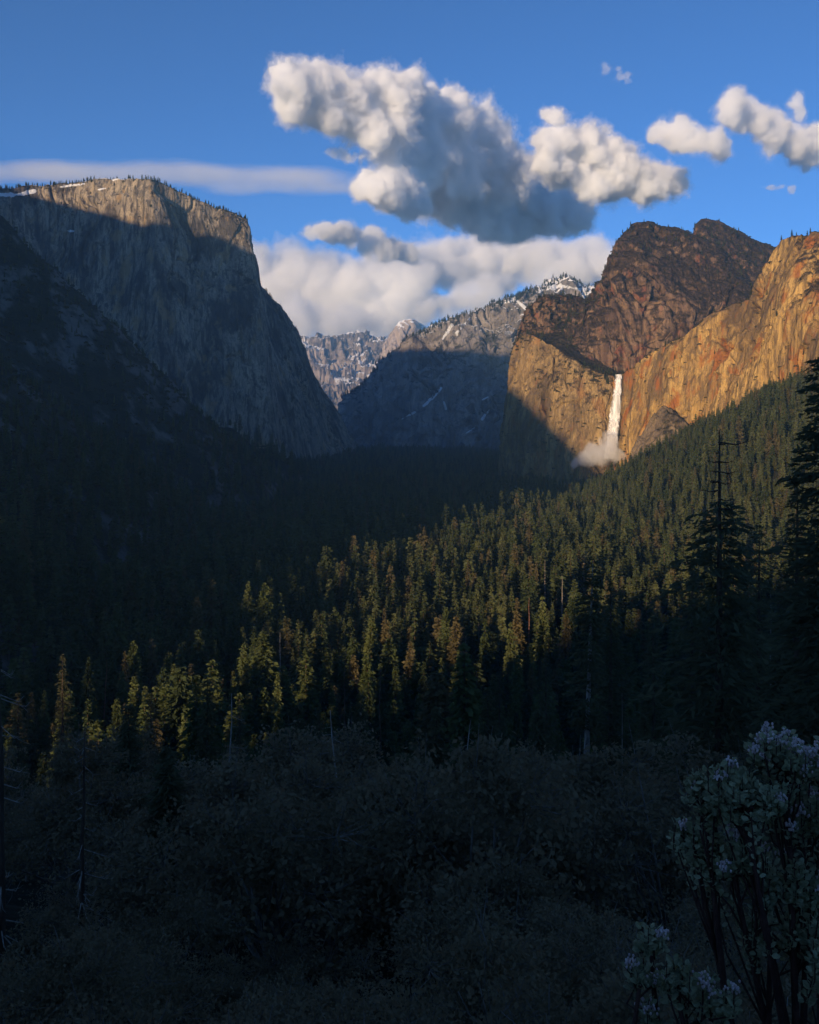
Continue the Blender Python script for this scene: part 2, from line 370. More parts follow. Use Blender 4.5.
# middle dome behind, then the knob to its right
DM = [(560, 330, 2850, 560, 420, 2650), (585, 300, 2900, 575, 420, 2680), (600, 283, 2960, 590, 420, 2700), (608, 264, 3000, 600, 420, 2720), (616, 246, 3040, 612, 420, 2740), (622, 232, 3080, 622, 420, 2750), (632, 224, 3110, 634, 420, 2760), (648, 221, 3130, 648, 420, 2760),
      (662, 226, 3150, 664, 420, 2760), (680, 232, 3170, 684, 420, 2760), (695, 238, 3190, 700, 420, 2760), (715, 246, 3210, 720, 420, 2750), (735, 262, 3200, 740, 410, 2720), (752, 285, 3150, 755, 400, 2690), (775, 310, 3080, 775, 400, 2650), (800, 340, 3000, 800, 400, 2600)]
cliff('rounded_dome', DM, m_dome, 'tall rounded brown dome directly behind the waterfall notch', 'mountain', ns=360, nt=200, p=2.2, A=(40, 17, 7), wl=(230, 80, 28), vs=3.2, back=(.25, .95), cap=800, drop=.3, seed=31, crest_n=4, ledge=10)
KN = [(660, 300, 3450, 655, 420, 3200), (685, 262, 3500, 680, 420, 3250), (694, 240, 3520, 692, 420, 3260), (696, 224, 3530, 700, 420, 3260), (701, 219, 3540, 706, 420, 3260), (712, 221, 3550, 716, 420, 3260), (722, 224, 3560, 728, 420, 3250), (735, 230, 3580, 742, 420, 3240),
      (750, 236, 3580, 757, 420, 3220), (765, 243, 3580, 772, 420, 3200), (778, 248, 3580, 790, 420, 3180), (800, 262, 3560, 810, 420, 3150), (840, 290, 3500, 850, 420, 3100)]
cliff('knobbed_peak', KN, m_dome, 'dark brushy peak with a blunt knob at the left end of its crest', 'mountain', ns=260, nt=160, p=2.6, A=(24, 14, 7), wl=(200, 70, 26), vs=3, back=(.2, 1), cap=700, drop=.35, seed=47, crest_n=4, ledge=8)
# lower rock left of the fall
LR = [(516, 372, 2950, 500, 470, 2850), (511, 356, 2880, 501, 470, 2760), (513, 345, 2840, 504, 470, 2690), (519, 338, 2810, 512, 470, 2640), (528, 335, 2770, 520, 470, 2590), (540, 338, 2720, 535, 470, 2560), (552, 345, 2680, 550, 470, 2540), (565, 356, 2650, 562, 470, 2520),
      (578, 364, 2610, 575, 468, 2500), (590, 369, 2580, 588, 466, 2480), (602, 374, 2560, 600, 464, 2470), (611, 377, 2555, 606, 462, 2475), (619, 378, 2570, 613, 460, 2500)]
cliff('lower_cliff', LR, m_fallwall, 'tan cliff at the near side of the waterfall with its foot in shadow', 'cliff', ns=340, nt=190, p=1.6, A=(32, 12, 5.5), wl=(170, 52, 17), vs=6.5, back=(.5, .9), cap=330, drop=-.10, seed=61, crest_n=5)
SH = [(512, 352, 2900, 508, 440, 2780), (517, 332, 2920, 512, 420, 2790), (523, 315, 2950, 518, 420, 2790), (531, 303, 2980, 526, 420, 2780), (541, 298, 3010, 536, 420, 2760), (556, 296, 3040, 548, 420, 2730), (572, 298, 3060, 562, 420, 2690), (590, 303, 3060, 580, 420, 2650), (606, 311, 3050, 600, 420, 2630),
      (625, 322, 3030, 622, 420, 2630), (645, 334, 3000, 645, 420, 2640), (670, 345, 2980, 668, 420, 2640)]
cliff('brushy_shoulder', SH, m_dome, 'brown brush covered shoulder sloping down to the lip of the waterfall', 'mountain', ns=260, nt=150, p=1.15, A=(22, 14, 8), wl=(150, 50, 20), vs=1.6, back=(.3, 1), cap=500, drop=.25, seed=77, crest_n=6)
# golden wall right of the fall up to the tall corner
GW = [(617, 380, 2600, 612, 462, 2540), (622, 377, 2540, 618, 462, 2480), (628, 370, 2500, 624, 460, 2440), (640, 360, 2460, 632, 460, 2390), (652, 352, 2430, 646, 458, 2340), (668, 344, 2400, 664, 452, 2290), (684, 337, 2370, 684, 446, 2240), (696, 327, 2350, 700, 440, 2200), (712, 316, 2320, 716, 434, 2150), (730, 309, 2280, 734, 424, 2100),
      (748, 300, 2240, 752, 416, 2040), (755, 284, 2230, 764, 410, 2000), (763, 268, 2220, 774, 405, 1970), (772, 252, 2200, 784, 402, 1940), (780, 241, 2180, 794, 398, 1900), (790, 235, 2140, 802, 394, 1860), (806, 233, 2090, 814, 390, 1800), (830, 231, 2030, 836, 384, 1740), (870, 238, 1950, 874, 376, 1650), (960, 260, 1850, 960, 370, 1500)]
cliff('golden_wall', GW, m_spire, 'orange streaked sunlit wall that climbs from the waterfall to a tall corner', 'cliff', ns=520, nt=220, p=1.5, A=(34, 13, 5.5), wl=(190, 56, 18), vs=7, back=(.55, .85), cap=420, drop=.12, capn=22, seed=83, crest_n=5)
AP = [(632, 450, 2300, 626, 470, 2240), (642, 432, 2300, 636, 470, 2200), (652, 416, 2290, 648, 470, 2150), (663, 405, 2280, 662, 468, 2120), (672, 409, 2260, 674, 466, 2110), (682, 420, 2230, 688, 462, 2110), (694, 436, 2200, 700, 458, 2120)]
m_apron = rock_mat('apron_granite', base=(.17, .125, .085), pale=(.25, .185, .12), dark=(.08, .06, .045), streak=1 / 60., veg=(.034, .028, .016), veg_n=(.45, .8), dark_amt=.4)
cliff('rock_apron', AP, m_apron, 'bare brown rock apron under the orange wall beside the waterfall', 'rock', ns=160, nt=90, p=1.1, A=(10, 8, 4), wl=(90, 30, 12), vs=2, back=(.5, .9), cap=60, drop=.3, capn=4, seed=211, crest_n=3)
# far ridge and the high country
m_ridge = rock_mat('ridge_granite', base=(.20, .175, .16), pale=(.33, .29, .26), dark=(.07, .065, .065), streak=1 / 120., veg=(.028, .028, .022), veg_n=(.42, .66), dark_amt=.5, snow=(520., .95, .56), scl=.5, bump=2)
FR = [(325, 425, 6400, 330, 450, 6200), (345, 399, 6300, 345, 452, 6000), (362, 384, 6250, 362, 452, 5900), (380, 366, 6200, 380, 452, 5850), (400, 352, 6150, 402, 452, 5800), (420, 336, 6100, 424, 452, 5750), (440, 324, 6080, 445, 452, 5700), (455, 317, 6060, 462, 452, 5680), (470, 310, 6060, 478, 452, 5650), (490, 303, 6060, 498, 452, 5620), (510, 297, 6080, 518, 452, 5600),
      (530, 292, 6120, 538, 452, 5600), (545, 286, 6200, 552, 452, 5600), (556, 281, 6260, 562, 452, 5600), (566, 281, 6280, 574, 452, 5600), (580, 288, 6280, 590, 452, 5600), (600, 287, 6300, 610, 452, 5600), (640, 300, 6300, 650, 452, 5600)]
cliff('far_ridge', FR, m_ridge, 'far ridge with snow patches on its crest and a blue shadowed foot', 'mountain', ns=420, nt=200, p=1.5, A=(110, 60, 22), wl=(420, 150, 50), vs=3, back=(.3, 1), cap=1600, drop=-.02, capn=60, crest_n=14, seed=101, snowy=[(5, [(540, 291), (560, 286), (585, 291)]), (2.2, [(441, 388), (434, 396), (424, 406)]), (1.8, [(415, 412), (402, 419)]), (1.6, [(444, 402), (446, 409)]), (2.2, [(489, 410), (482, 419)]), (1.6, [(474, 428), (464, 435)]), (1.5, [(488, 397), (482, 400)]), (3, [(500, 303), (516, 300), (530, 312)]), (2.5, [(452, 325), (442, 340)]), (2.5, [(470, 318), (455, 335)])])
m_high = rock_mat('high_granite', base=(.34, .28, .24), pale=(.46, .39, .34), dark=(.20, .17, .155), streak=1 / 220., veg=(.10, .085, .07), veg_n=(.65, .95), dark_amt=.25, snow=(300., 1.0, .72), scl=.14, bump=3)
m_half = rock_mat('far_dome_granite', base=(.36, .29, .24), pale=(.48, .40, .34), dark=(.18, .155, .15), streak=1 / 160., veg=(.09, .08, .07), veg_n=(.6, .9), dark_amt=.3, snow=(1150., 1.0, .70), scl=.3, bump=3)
HC = [(230, 352, 15000, 230, 460, 11500), (280, 347, 15000, 280, 460, 11500), (300, 342, 15000, 300, 460, 11500), (318, 340, 15000, 318, 460, 11500), (330, 342, 15000, 330, 460, 11500), (345, 337, 15100, 345, 460, 11500), (358, 334, 15200, 360, 460, 11500), (370, 336, 15300, 370, 460, 11500), (385, 341, 15300, 385, 460, 11500), (410, 342, 15400, 410, 460, 11500), (450, 350, 15400, 450, 460, 11500)]
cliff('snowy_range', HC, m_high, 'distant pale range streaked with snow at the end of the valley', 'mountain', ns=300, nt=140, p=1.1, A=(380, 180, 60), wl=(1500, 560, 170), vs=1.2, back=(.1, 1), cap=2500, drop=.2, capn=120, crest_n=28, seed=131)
HD = [(374, 392, 12300, 374, 450, 12000), (379, 365, 12400, 378, 450, 12000), (383, 345, 12500, 382, 450, 12000), (389, 337, 12550, 386, 450, 12000), (396, 326, 12600, 391, 450, 12000), (400, 321, 12650, 396, 450, 12000), (407, 319, 12650, 404, 450, 12050), (413, 320, 12700, 412, 450, 12100), (420, 325, 12800, 420, 450, 12200), (428, 332, 13000, 430, 450, 12400), (445, 352, 13400, 448, 450, 12800)]
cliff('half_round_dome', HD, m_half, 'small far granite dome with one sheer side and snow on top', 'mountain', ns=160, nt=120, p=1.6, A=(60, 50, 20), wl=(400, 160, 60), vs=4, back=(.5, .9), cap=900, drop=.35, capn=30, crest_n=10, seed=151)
# air -----------------------------------------------------------------
def build_haze():
    x0, x1, y0, y1, z0, z1 = -9000, 9000, -1500, 19500, -900, 1560
    V = [(x, y, z) for x in (x0, x1) for y in (y0, y1) for z in (z0, z1)]
    Q = [[0, 1, 3, 2], [4, 6, 7, 5], [0, 4, 5, 1], [2, 3, 7, 6], [0, 2, 6, 4], [1, 5, 7, 3]]
    t = NT('valley_air'); v = t.n('ShaderNodeVolumePrincipled', {'Color': (.30, .62, .98), 'Density': 4.3e-5, 'Anisotropy': 0.1})
    o = mesh('haze', V, Q, t.out(vol=v.outputs[0])); tag(o, 'thin blue air filling the valley', 'haze', 'stuff')
build_haze()
# ================================================================== vegetation
def leaf_mat(name, a, b, trans=.25, rnd=.5, pos_scale=.15, third=None):
    t = NT(name); g = t.n('ShaderNodeNewGeometry'); oi = t.n('ShaderNodeObjectInfo')
    n = t.noise(t.mapping(g.outputs['Position'], (pos_scale,) * 3), 1, 3, .6)
    f = t.math('ADD', t.math('MULTIPLY', t.ramp(n, .35, .65), 1 - rnd), t.math('MULTIPLY', oi.outputs['Random'], rnd))
    c = t.mix(f, a, b)
    if third:                                       # some trees are of another, darker or browner kind
        h = t.math('FRACT', t.math('MULTIPLY', oi.outputs['Random'], 7.31))
        c = t.mix(t.math('MULTIPLY', t.ramp(h, .55, .75), .8), c, third[0]); c = t.mix(t.math('MULTIPLY', t.ramp(h, .88, .92), .8), c, third[1])
    d = t.n('ShaderNodeBsdfDiffuse', {'Color': c}); tr = t.n('ShaderNodeBsdfTranslucent', {'Color': c})
    mx = t.n('ShaderNodeMixShader', {0: trans, 1: d.outputs[0], 2: tr.outputs[0]})
    return t.out(mx.outputs[0])
def bark_mat(name, a, b, sc=(3, 3, .6)):
    t = NT(name); g = t.n('ShaderNodeTexCoord'); n = t.noise(t.mapping(g.outputs['Object'], sc), 1, 6, .65)
    c = t.mix(t.ramp(n, .35, .65), a, b)
    bp = t.n('ShaderNodeBump', {'Height': n, 'Strength': .6, 'Distance': .1})
    p = t.n('ShaderNodeBsdfPrincipled', {'Base Color': c, 'Roughness': .9, 'Specular IOR Level': .15, 'Normal': bp.outputs[0]})
    return t.out(p.outputs[0])
M_CON = leaf_mat('conifer_needles', (.062, .086, .034), (.140, .158, .062), trans=.42, third=((.046, .066, .034), (.150, .120, .060)))
M_FAR = leaf_mat('forest_needles', (.056, .078, .034), (.130, .142, .064), trans=.42, rnd=.8, third=((.042, .060, .032), (.135, .110, .058)))
M_ROUND = leaf_mat('broad_leaves', (.060, .066, .026), (.120, .110, .048), trans=.4, rnd=.8)
M_DARK = leaf_mat('dark_needles', (.080, .084, .046), (.130, .130, .072), trans=.42)
M_OAK = leaf_mat('oak_leaves', (.165, .128, .074), (.26, .20, .122), trans=.35, rnd=.5, pos_scale=.4)
M_BRUSH = leaf_mat('slope_brush', (.052, .050, .032), (.100, .088, .054), rnd=.8)
M_BARK = bark_mat('conifer_bark', (.05, .036, .026), (.12, .085, .06))
M_OAKBARK = bark_mat('oak_bark', (.10, .085, .07), (.24, .21, .18))
M_DEAD = bark_mat('weathered_dead_wood', (.20, .17, .14), (.40, .35, .30), (4, 4, .8))
M_DEADRED = bark_mat('reddish_dead_wood', (.16, .075, .05), (.30, .16, .11), (4, 4, .8))

def frond_quads(P, dirn, L, W, rng, droop=.25):
    """N leaf sprays: centre P, heading dirn, length L, width W -> quads"""
    n = len(P); d = dirn / (np.linalg.norm(dirn, axis=1, keepdims=True) + 1e-9)
    r = rng.normal(size=(n, 3)); s = np.cross(d, r); s /= np.linalg.norm(s, axis=1, keepdims=True) + 1e-9
    L = L[:, None] * .5; W = W[:, None] * .5
    V = np.stack([P - d * L, P - d * L * .1 + s * W, P + d * L, P + d * L * .1 - s * W], 1).reshape(-1, 3)
    return V, np.arange(4 * n).reshape(-1, 4)

def conifer(seed, H=40.0, R=5.0, whorls=48, per=6, sprays=6, base=.14, shape=.8, spray=1.5, gap=.12, up=0.15, top_bare=0.0, wide=.62):
    """-> (crown V, Q), (trunk V, Q): a conifer of height H whose branches carry drooping sprays"""
    rng = np.random.default_rng(seed); Pc, Dc, Lc = [], [], []; tr = Soup()
    lean = rng.normal(0, .006, 2)
    lob = rng.uniform(.72, 1.12, 12)
    for k in range(whorls):
        t = (k + rng.uniform(-.4, .4)) / whorls; t = min(max(t, 0), .995)
        z = H * (base + (1 - base - top_bare) * t)
        prof = (1 - t) ** shape * (1 - .55 * math.exp(-t / .06))
        tier = .82 + .25 * math.sin(k * 2.1 + seed) * rng.uniform(.3, 1)
        m = per if t < .85 else max(3, per - 2)
        a0 = rng.uniform(0, 6.28)
        for b in range(m):
            if rng.random() < gap: continue
            a = a0 + 6.283 * b / m + rng.uniform(-.35, .35)
            L = R * prof * tier * lob[int((a % 6.283) / 6.284 * 12)] * rng.uniform(.7, 1.15) + .35
            ns_ = max(2, int(sprays * (L / R) ** .6 + .5))
            q = (np.arange(ns_) + rng.uniform(.2, .8, ns_)) / ns_
            rr = L * (.18 + .82 * q)
            zz = z + up * L * q - .32 * L * q ** 2 + rng.normal(0, .12, ns_)
            jit = rng.normal(0, .10 * L + .12, ns_)
            dx, dy = math.cos(a), math.sin(a)
            P = np.stack([dx * rr - dy * jit + lean[0] * z, dy * rr + dx * jit + lean[1] * z, zz], 1)
            D = np.stack([dx + rng.normal(0, .45, ns_), dy + rng.normal(0, .45, ns_), rng.normal(-.28, .28, ns_)], 1)
            Pc.append(P); Dc.append(D); Lc.append(spray * rng.uniform(.7, 1.35, ns_) * (.55 + .45 * min(1, L / (R * .6))))
    P = np.concatenate(Pc); D = np.concatenate(Dc); L = np.concatenate(Lc)
    crown = frond_quads(P, D, L, L * wide, rng)
    zs = np.linspace(0, 1, 8)
    trunk = tube([(lean[0] * H * z, lean[1] * H * z, H * z * (.98)) for z in zs], [H * .0125 * (1 - z) ** .8 + .04 for z in zs], 7)
    return crown, trunk, rng

def dead_tree(seed, H, r0, nb=14, blen=2.5, start=.35, droop=-.25, lean=(0, 0)):
    rng = np.random.default_rng(seed); brs = []
    pts = [(lean[0] * H * z + rng.normal(0, .012) * H * .3 * z, lean[1] * H * z, H * z) for z in np.linspace(0, 1, 9)]
    trunk = tube(pts, [r0 * (1 - .86 * z) for z in np.linspace(0, 1, 9)], 8)
    for k in range(nb):
        t = rng.uniform(start, .97); z = H * t; a = rng.uniform(0, 6.28); L = blen * (1.15 - .7 * t) * rng.uniform(.4, 1.2)
        p0 = np.array([lean[0] * z, lean[1] * z, z]); d = np.array([math.cos(a), math.sin(a), 0])
        q = [p0, p0 + d * L * .4 + [0, 0, droop * L * .45], p0 + d * L * .75 + [0, 0, droop * L * .85], p0 + d * L + [0, 0, droop * L * .55]]
        rb = r0 * (.17 - .08 * t); s = Soup(); brs.append(s)
        s.add(*tube(q, [rb, rb * .75, rb * .5, rb * .2], 4))
        for m in range(2):
            e = q[2]; dd = d * .5 + rng.normal(0, .5, 3); s.add(*tube([q[1] + (q[2] - q[1]) * rng.random(), e + dd * L * .2, e + dd * L * .42], [rb * .4, rb * .3, rb * .1], 3))
    return trunk, [b.get()[:2] for b in brs]

def broadleaf(seed, H, R, nlob=14, leaves=3200, leaf=.35, trunk_r=.22, squash=.75, sparse=.5):
    """-> crown, wood: an open, lobed crown over a forked trunk"""
    rng = np.random.default_rng(seed); wood = Soup(); C = []
    for k in range(nlob):
        a = rng.uniform(0, 6.283); rr = R * math.sqrt(rng.uniform(.02, 1)) * .88; z = H * (.34 + .52 * (1 - (rr / R) ** 2) * rng.uniform(.35, 1.2))
        C.append((math.cos(a) * rr, math.sin(a) * rr, z, R * rng.uniform(.16, .42)))
    V, Dd, Ls = [], [], []
    per = leaves // nlob
    for (x, y, z, r) in C:
        p0 = np.array([0, 0, H * .14]); tip = np.array([x, y, z]); mid = (p0 + tip) * .5 + rng.normal(0, R * .07, 3)
        wood.add(*tube([p0, mid, tip, tip + (tip - mid) * .5], [trunk_r * .36, trunk_r * .2, trunk_r * .1, .01], 5))
        nt_ = 14
        for j in range(nt_):                        # twigs, each with its own tuft
            d = rng.normal(size=3); d[2] = d[2] * .7 + .35; d /= np.linalg.norm(d); e = tip + d * r * rng.uniform(.5, 1.35) * np.array([1, 1, squash])
            ee = e + d * r * .25; wood.add(*tube([tip, (tip + e) * .5 + rng.normal(0, r * .1, 3), e, ee + [0, 0, r * .1]], [trunk_r * .12, trunk_r * .08, trunk_r * .05, .006], 3))
            m = max(3, per // nt_); g = e + rng.normal(0, r * .24, (m, 3)) * np.array([1, 1, .7])
            V.append(g); Dd.append(rng.normal(size=(m, 3)) + d * .6); Ls.append(leaf * rng.uniform(.6, 1.4, m))
    P = np.concatenate(V); L = np.concatenate(Ls)
    crown = frond_quads(P, np.concatenate(Dd), L, L * .62, rng)
    wood.add(*tube([(0, 0, -H * .05), (trunk_r * .3, 0, H * .08), (0, 0, H * .2)], [trunk_r * 1.2, trunk_r, trunk_r * .6], 8))
    return crown, wood.get()[:2]

def crest_v(u):
    us = [n[0] for n in NOTCH]; vs = [n[2] for n in NOTCH]
    return np.interp(u, us, vs)
def sunlit(x, y, z):
    u = x * math.cos(TH) - y * math.sin(TH); d = x * math.sin(TH) + y * math.cos(TH)
    return z + d * TA - crest_v(u)           # metres of the point that stand above the hills' shadow
def px_of(x, y, z): return CX + F * x / y, HY - F * z / y

# --- where the conifers of the valley stand --------------------------------
def scatter(y0, y1, step, pxa=-45, pxb=865):
    pts = []
    y = y0
    while y < y1:
        xa = (pxa - CX) / F * y; xb = (pxb - CX) / F * y
        n = int((xb - xa) / step)
        xs = xa + (np.arange(n) + RNG.uniform(.05, .95, n)) * step
        pts.append(np.stack([xs, y + RNG.uniform(-.48, .48, n) * step], 1)); y += step
    return np.concatenate(pts)
pts = np.concatenate([scatter(150, 1200, 9.2), scatter(1200, 2500, 12.5), scatter(2500, 5200, 19)])
z = ground_h(pts[:, 0], pts[:, 1])
hgt = RNG.normal(36, 9, len(pts)).clip(14, 58)
P2 = np.column_stack([pts / 190.0, np.zeros(len(pts))])
clump = fbm(P2, 3, 201)
hgt *= 1 + .34 * clump
e = 12.0
sx = (ground_h(pts[:, 0] + e, pts[:, 1]) - ground_h(pts[:, 0] - e, pts[:, 1])) / (2 * e); sy = (ground_h(pts[:, 0], pts[:, 1] + e) - ground_h(pts[:, 0], pts[:, 1] - e)) / (2 * e)
slope = np.hypot(sx, sy)
left = sstep(.42, .62, slope) * (pts[:, 0] < 0) * (pts[:, 1] > 500)          # the steep spur carries smaller, sparser trees
keep = RNG.random(len(pts)) < np.where(left > 0, 1 - .62 * left, .94 + .1 * clump)
keep &= RNG.random(len(pts)) < (.97 - .5 * sstep(.15, .6, -clump))
hgt *= 1 - .25 * sstep(1500, 1900, pts[:, 1]) * sstep(380, 500, pts[:, 1] * 0 + CX + F * pts[:, 0] / pts[:, 1])
hgt *= 1 - .66 * left * sstep(-130, 40, z)
hill = (pts[:, 1] < 330)                                                     # the hillside below the viewer: few tall trees
keep &= ~hill | (RNG.random(len(pts)) < .35 * sstep(180, 330, pts[:, 1]))
for spx, sD, sw in ((545, 850, 7), (529, 640, 8), (280, 570, 7), (270, 575, 6), (466, 600, 6), (479, 640, 6), (107, 500, 9), (562, 760, 8), (584, 900, 5), (400, 1000, 4)):
    q = CX + F * pts[:, 0] / pts[:, 1]                     # dead trees stand in small gaps of the wood
    keep &= ~((np.abs(q - spx) < sw) & (pts[:, 1] < sD + 12) & (pts[:, 1] > sD * .80))
pts, z, hgt, left = pts[keep], z[keep], hgt[keep], left[keep]
ppx, ppy = px_of(pts[:, 0], pts[:, 1], z + hgt)
near_ok = (ppx > 2) & (ppx < 817) & (ppy < 735) & (pts[:, 1] > 200) & (hgt > 26)
order = np.argsort(np.where(near_ok, pts[:, 1] / hgt, 1e9))
solo = order[:300]
rest = np.setdiff1d(np.arange(len(pts)), solo)
rest = rest[(ppy[rest] < 760)]
print('conifers', len(solo), 'forest', len(rest), 'farthest solo', pts[solo, 1].max())

# --- conifers that stand as things of their own ------------------------------
CON = []
for k, (H, R, sh, bs, cr_) in enumerate([(40, 6.2, .72, .08, 'a'), (40, 5.2, .58, .07, 'b'), (40, 6.8, .85, .12, 'c'), (40, 4.6, .62, .08, 'd'), (40, 5.8, .5, .2, 'e')]):
    c, t_, _ = conifer(500 + k, H, R, 58, 8, 8, bs, sh, 1.6, gap=.08)
    r_ = empty('conifer_tree', (0, 0, 0))
    co_ = mesh('crown', *c, M_CON, r_); to_ = mesh('trunk', *t_, M_BARK, r_, smooth=True)
    CON.append((r_, co_, to_))
used = set()
def put_conifer(k, x, y, zz, H, rz, wid=1.0):
    r, c, t_ = CON[k]
    if k in used:
        r2 = r.copy(); COL.objects.link(r2)
        for ch in (c, t_):
            o = ch.copy(); COL.objects.link(o); o.parent = r2
        r = r2
    used.add(k)
    s = H / 40.0
    r.location = (x, y, zz - .3); r.rotation_euler = (0, 0, rz); r.scale = (s * wid, s * wid, s)
    return r
for n_, i in enumerate(solo):
    x, y = pts[i]; H = float(hgt[i])
    o = put_conifer(int(RNG.integers(0, 5)), float(x), float(y), float(z[i]), H, float(RNG.uniform(0, 6.28)), float(RNG.uniform(.78, 1.4)))
    lit = sunlit(x, y, z[i] + H * .5); px = ppx[i]; f = sunlit(x, y, z[i] + H * .95)
    col_ = 'along the left edge' if px < 130 else 'left of the valley centre' if px < 300 else 'in the valley centre' if px < 470 else 'right of the valley centre' if px < 640 else 'below the orange wall'
    g_ = 'sunlit olive conifer' if lit > 0 else 'conifer with only its tip sunlit' if f > 0 else 'fully shaded dark conifer'
    tag(o, g_ + ' in the near forest ' + col_, 'conifer', None, g_ + 's ' + col_)

# --- the rest of the wood: one object ----------------------------------------
FC = bpy.data.collections.new('forest_sources')
def source(name, V, Q, mat, mats=None, midx=None):
    o = mesh(name, V, Q, mat, mats=mats, midx=midx); COL.objects.unlink(o); FC.objects.link(o)
for k, (R, sh, bs) in enumerate([(6.0, .75, .06), (5.2, .58, .06), (6.6, .9, .1), (4.6, .62, .07), (5.8, .48, .12), (7.0, .8, .08)]):
    c, t_, _ = conifer(600 + k, 40, R, 30, 7, 4, bs, sh, 2.6, gap=.06)
    s = Soup(); s.add(*c, 0); s.add(*t_, 1); V, Q, m = s.get()
    source('forest_conifer', V, Q, None, [M_FAR, M_BARK], m)
for k, (H, R) in enumerate([(26, 7.5), (22, 7.0)]):
    c, t_, _ = conifer(660 + k, H, R, 22, 8, 4, .22, .34, 2.8, gap=.1, up=.5); s = Soup(); s.add(*c, 0); s.add(*t_, 1); V, Q, m = s.get()
    source('forest_rounded_tree', V, Q, None, [M_ROUND, M_BARK], m)
for k in range(3):
    rng = np.random.default_rng(700 + k); n = 110; d = rng.normal(size=(n, 3)); d[:, 2] = np.abs(d[:, 2]); d /= np.linalg.norm(d, axis=1, keepdims=True)
    P = d * np.array([20, 20, 17]) * rng.uniform(.6, 1.05, (n, 1)); L = rng.uniform(6, 12, n)
    V, Q = frond_quads(P, rng.normal(size=(n, 3)), L, L * .7, rng); source('forest_shrub', V, Q, M_BRUSH)
FP, FV, FS = [], [], []
FP.append(np.column_stack([pts[rest], z[rest] - .3])); FV.append(np.where(RNG.random(len(rest)) < .10 + .25 * sstep(.1, .5, -clump[keep][rest]), RNG.integers(6, 8, len(rest)), RNG.integers(0, 6, len(rest)))); sc_ = hgt[rest] / 40
FS.append(np.column_stack([*(2 * [sc_ * RNG.uniform(.8, 1.5, len(rest))]), sc_]))
def rim(name, n, h, j0, j1, lift=-.5, px=(-50, 870), shrub=.0, seed=0, jpow=1.0, minease=None):
    G, nf, nc = SURF[name]; r = np.random.default_rng(seed + 900)
    i = r.integers(0, G.shape[0], n); j = np.clip(nf + j0 + (r.random(n) ** jpow) * (j1 - j0), 0, G.shape[1] - 1).astype(int)
    p = G[i, j]; ok = (p[:, 0] / p[:, 1] * F + CX > px[0]) & (p[:, 0] / p[:, 1] * F + CX < px[1])
    kk = fbm(p / 120.0, 3, seed + 5) > r.uniform(-.55, .35, n)
    p = p[ok & kk]; m = len(p); hh = h * r.uniform(.5, 1.3, m) / 40
    isb = r.random(m) < shrub
    FP.append(p + [0, 0, lift]); FV.append(np.where(isb, r.integers(8, 11, m), r.integers(0, 6, m))); FS.append(np.column_stack([hh * 1.5, hh * 1.5, hh]) * np.where(isb, .6, 1)[:, None])
rim('granite_wall', 3600, 14, -3, 40, seed=1)
rim('granite_wall', 700, 11, -60, -2, seed=11, shrub=.5, jpow=.5)
rim('rounded_dome', 1500, 15, -40, 40, shrub=.6, seed=2)
rim('knobbed_peak', 1500, 16, -60, 40, shrub=.6, seed=3)
rim('brushy_shoulder', 2600, 15, -110, 40, shrub=.65, seed=4)
rim('lower_cliff', 900, 15, -20, 60, shrub=.6, seed=5)
rim('golden_wall', 700, 12, -6, 60, shrub=.5, seed=6)
rim('far_ridge', 5000, 26, -12, 50, seed=7)
rim('lower_cliff', 300, 12, -190, -20, shrub=.7, seed=8)
rim('golden_wall', 260, 11, -210, -20, shrub=.7, seed=9)
# out-of-view trees added along the shading hills to dapple their shadow edge
cp = np.array([(x, y) for (x, y, *_r) in CREST]); cl_ = np.array([uvd(u_, d_) for u_, d_ in zip(np.repeat(np.linspace(-1000, 150, 170), 4), np.interp(np.repeat(np.linspace(-1000, 150, 170), 4), [n[0] for n in NOTCH], [n[1] for n in NOTCH]))])
cl_ = cl_ + RNG.normal(0, 14, cl_.shape); cz = ground_h(cl_[:, 0], cl_[:, 1]); n = len(cl_); s_ = np.where(RNG.random(n) < .12, RNG.uniform(.6, 1.0, n), RNG.uniform(.12, .4, n)); okc = np.hypot(cl_[:, 0], cl_[:, 1]) > 60
FP.append(np.column_stack([cl_, cz - .5])[okc]); FV.append(RNG.integers(0, 6, n)[okc]); FS.append(np.column_stack([s_, s_, s_])[okc])
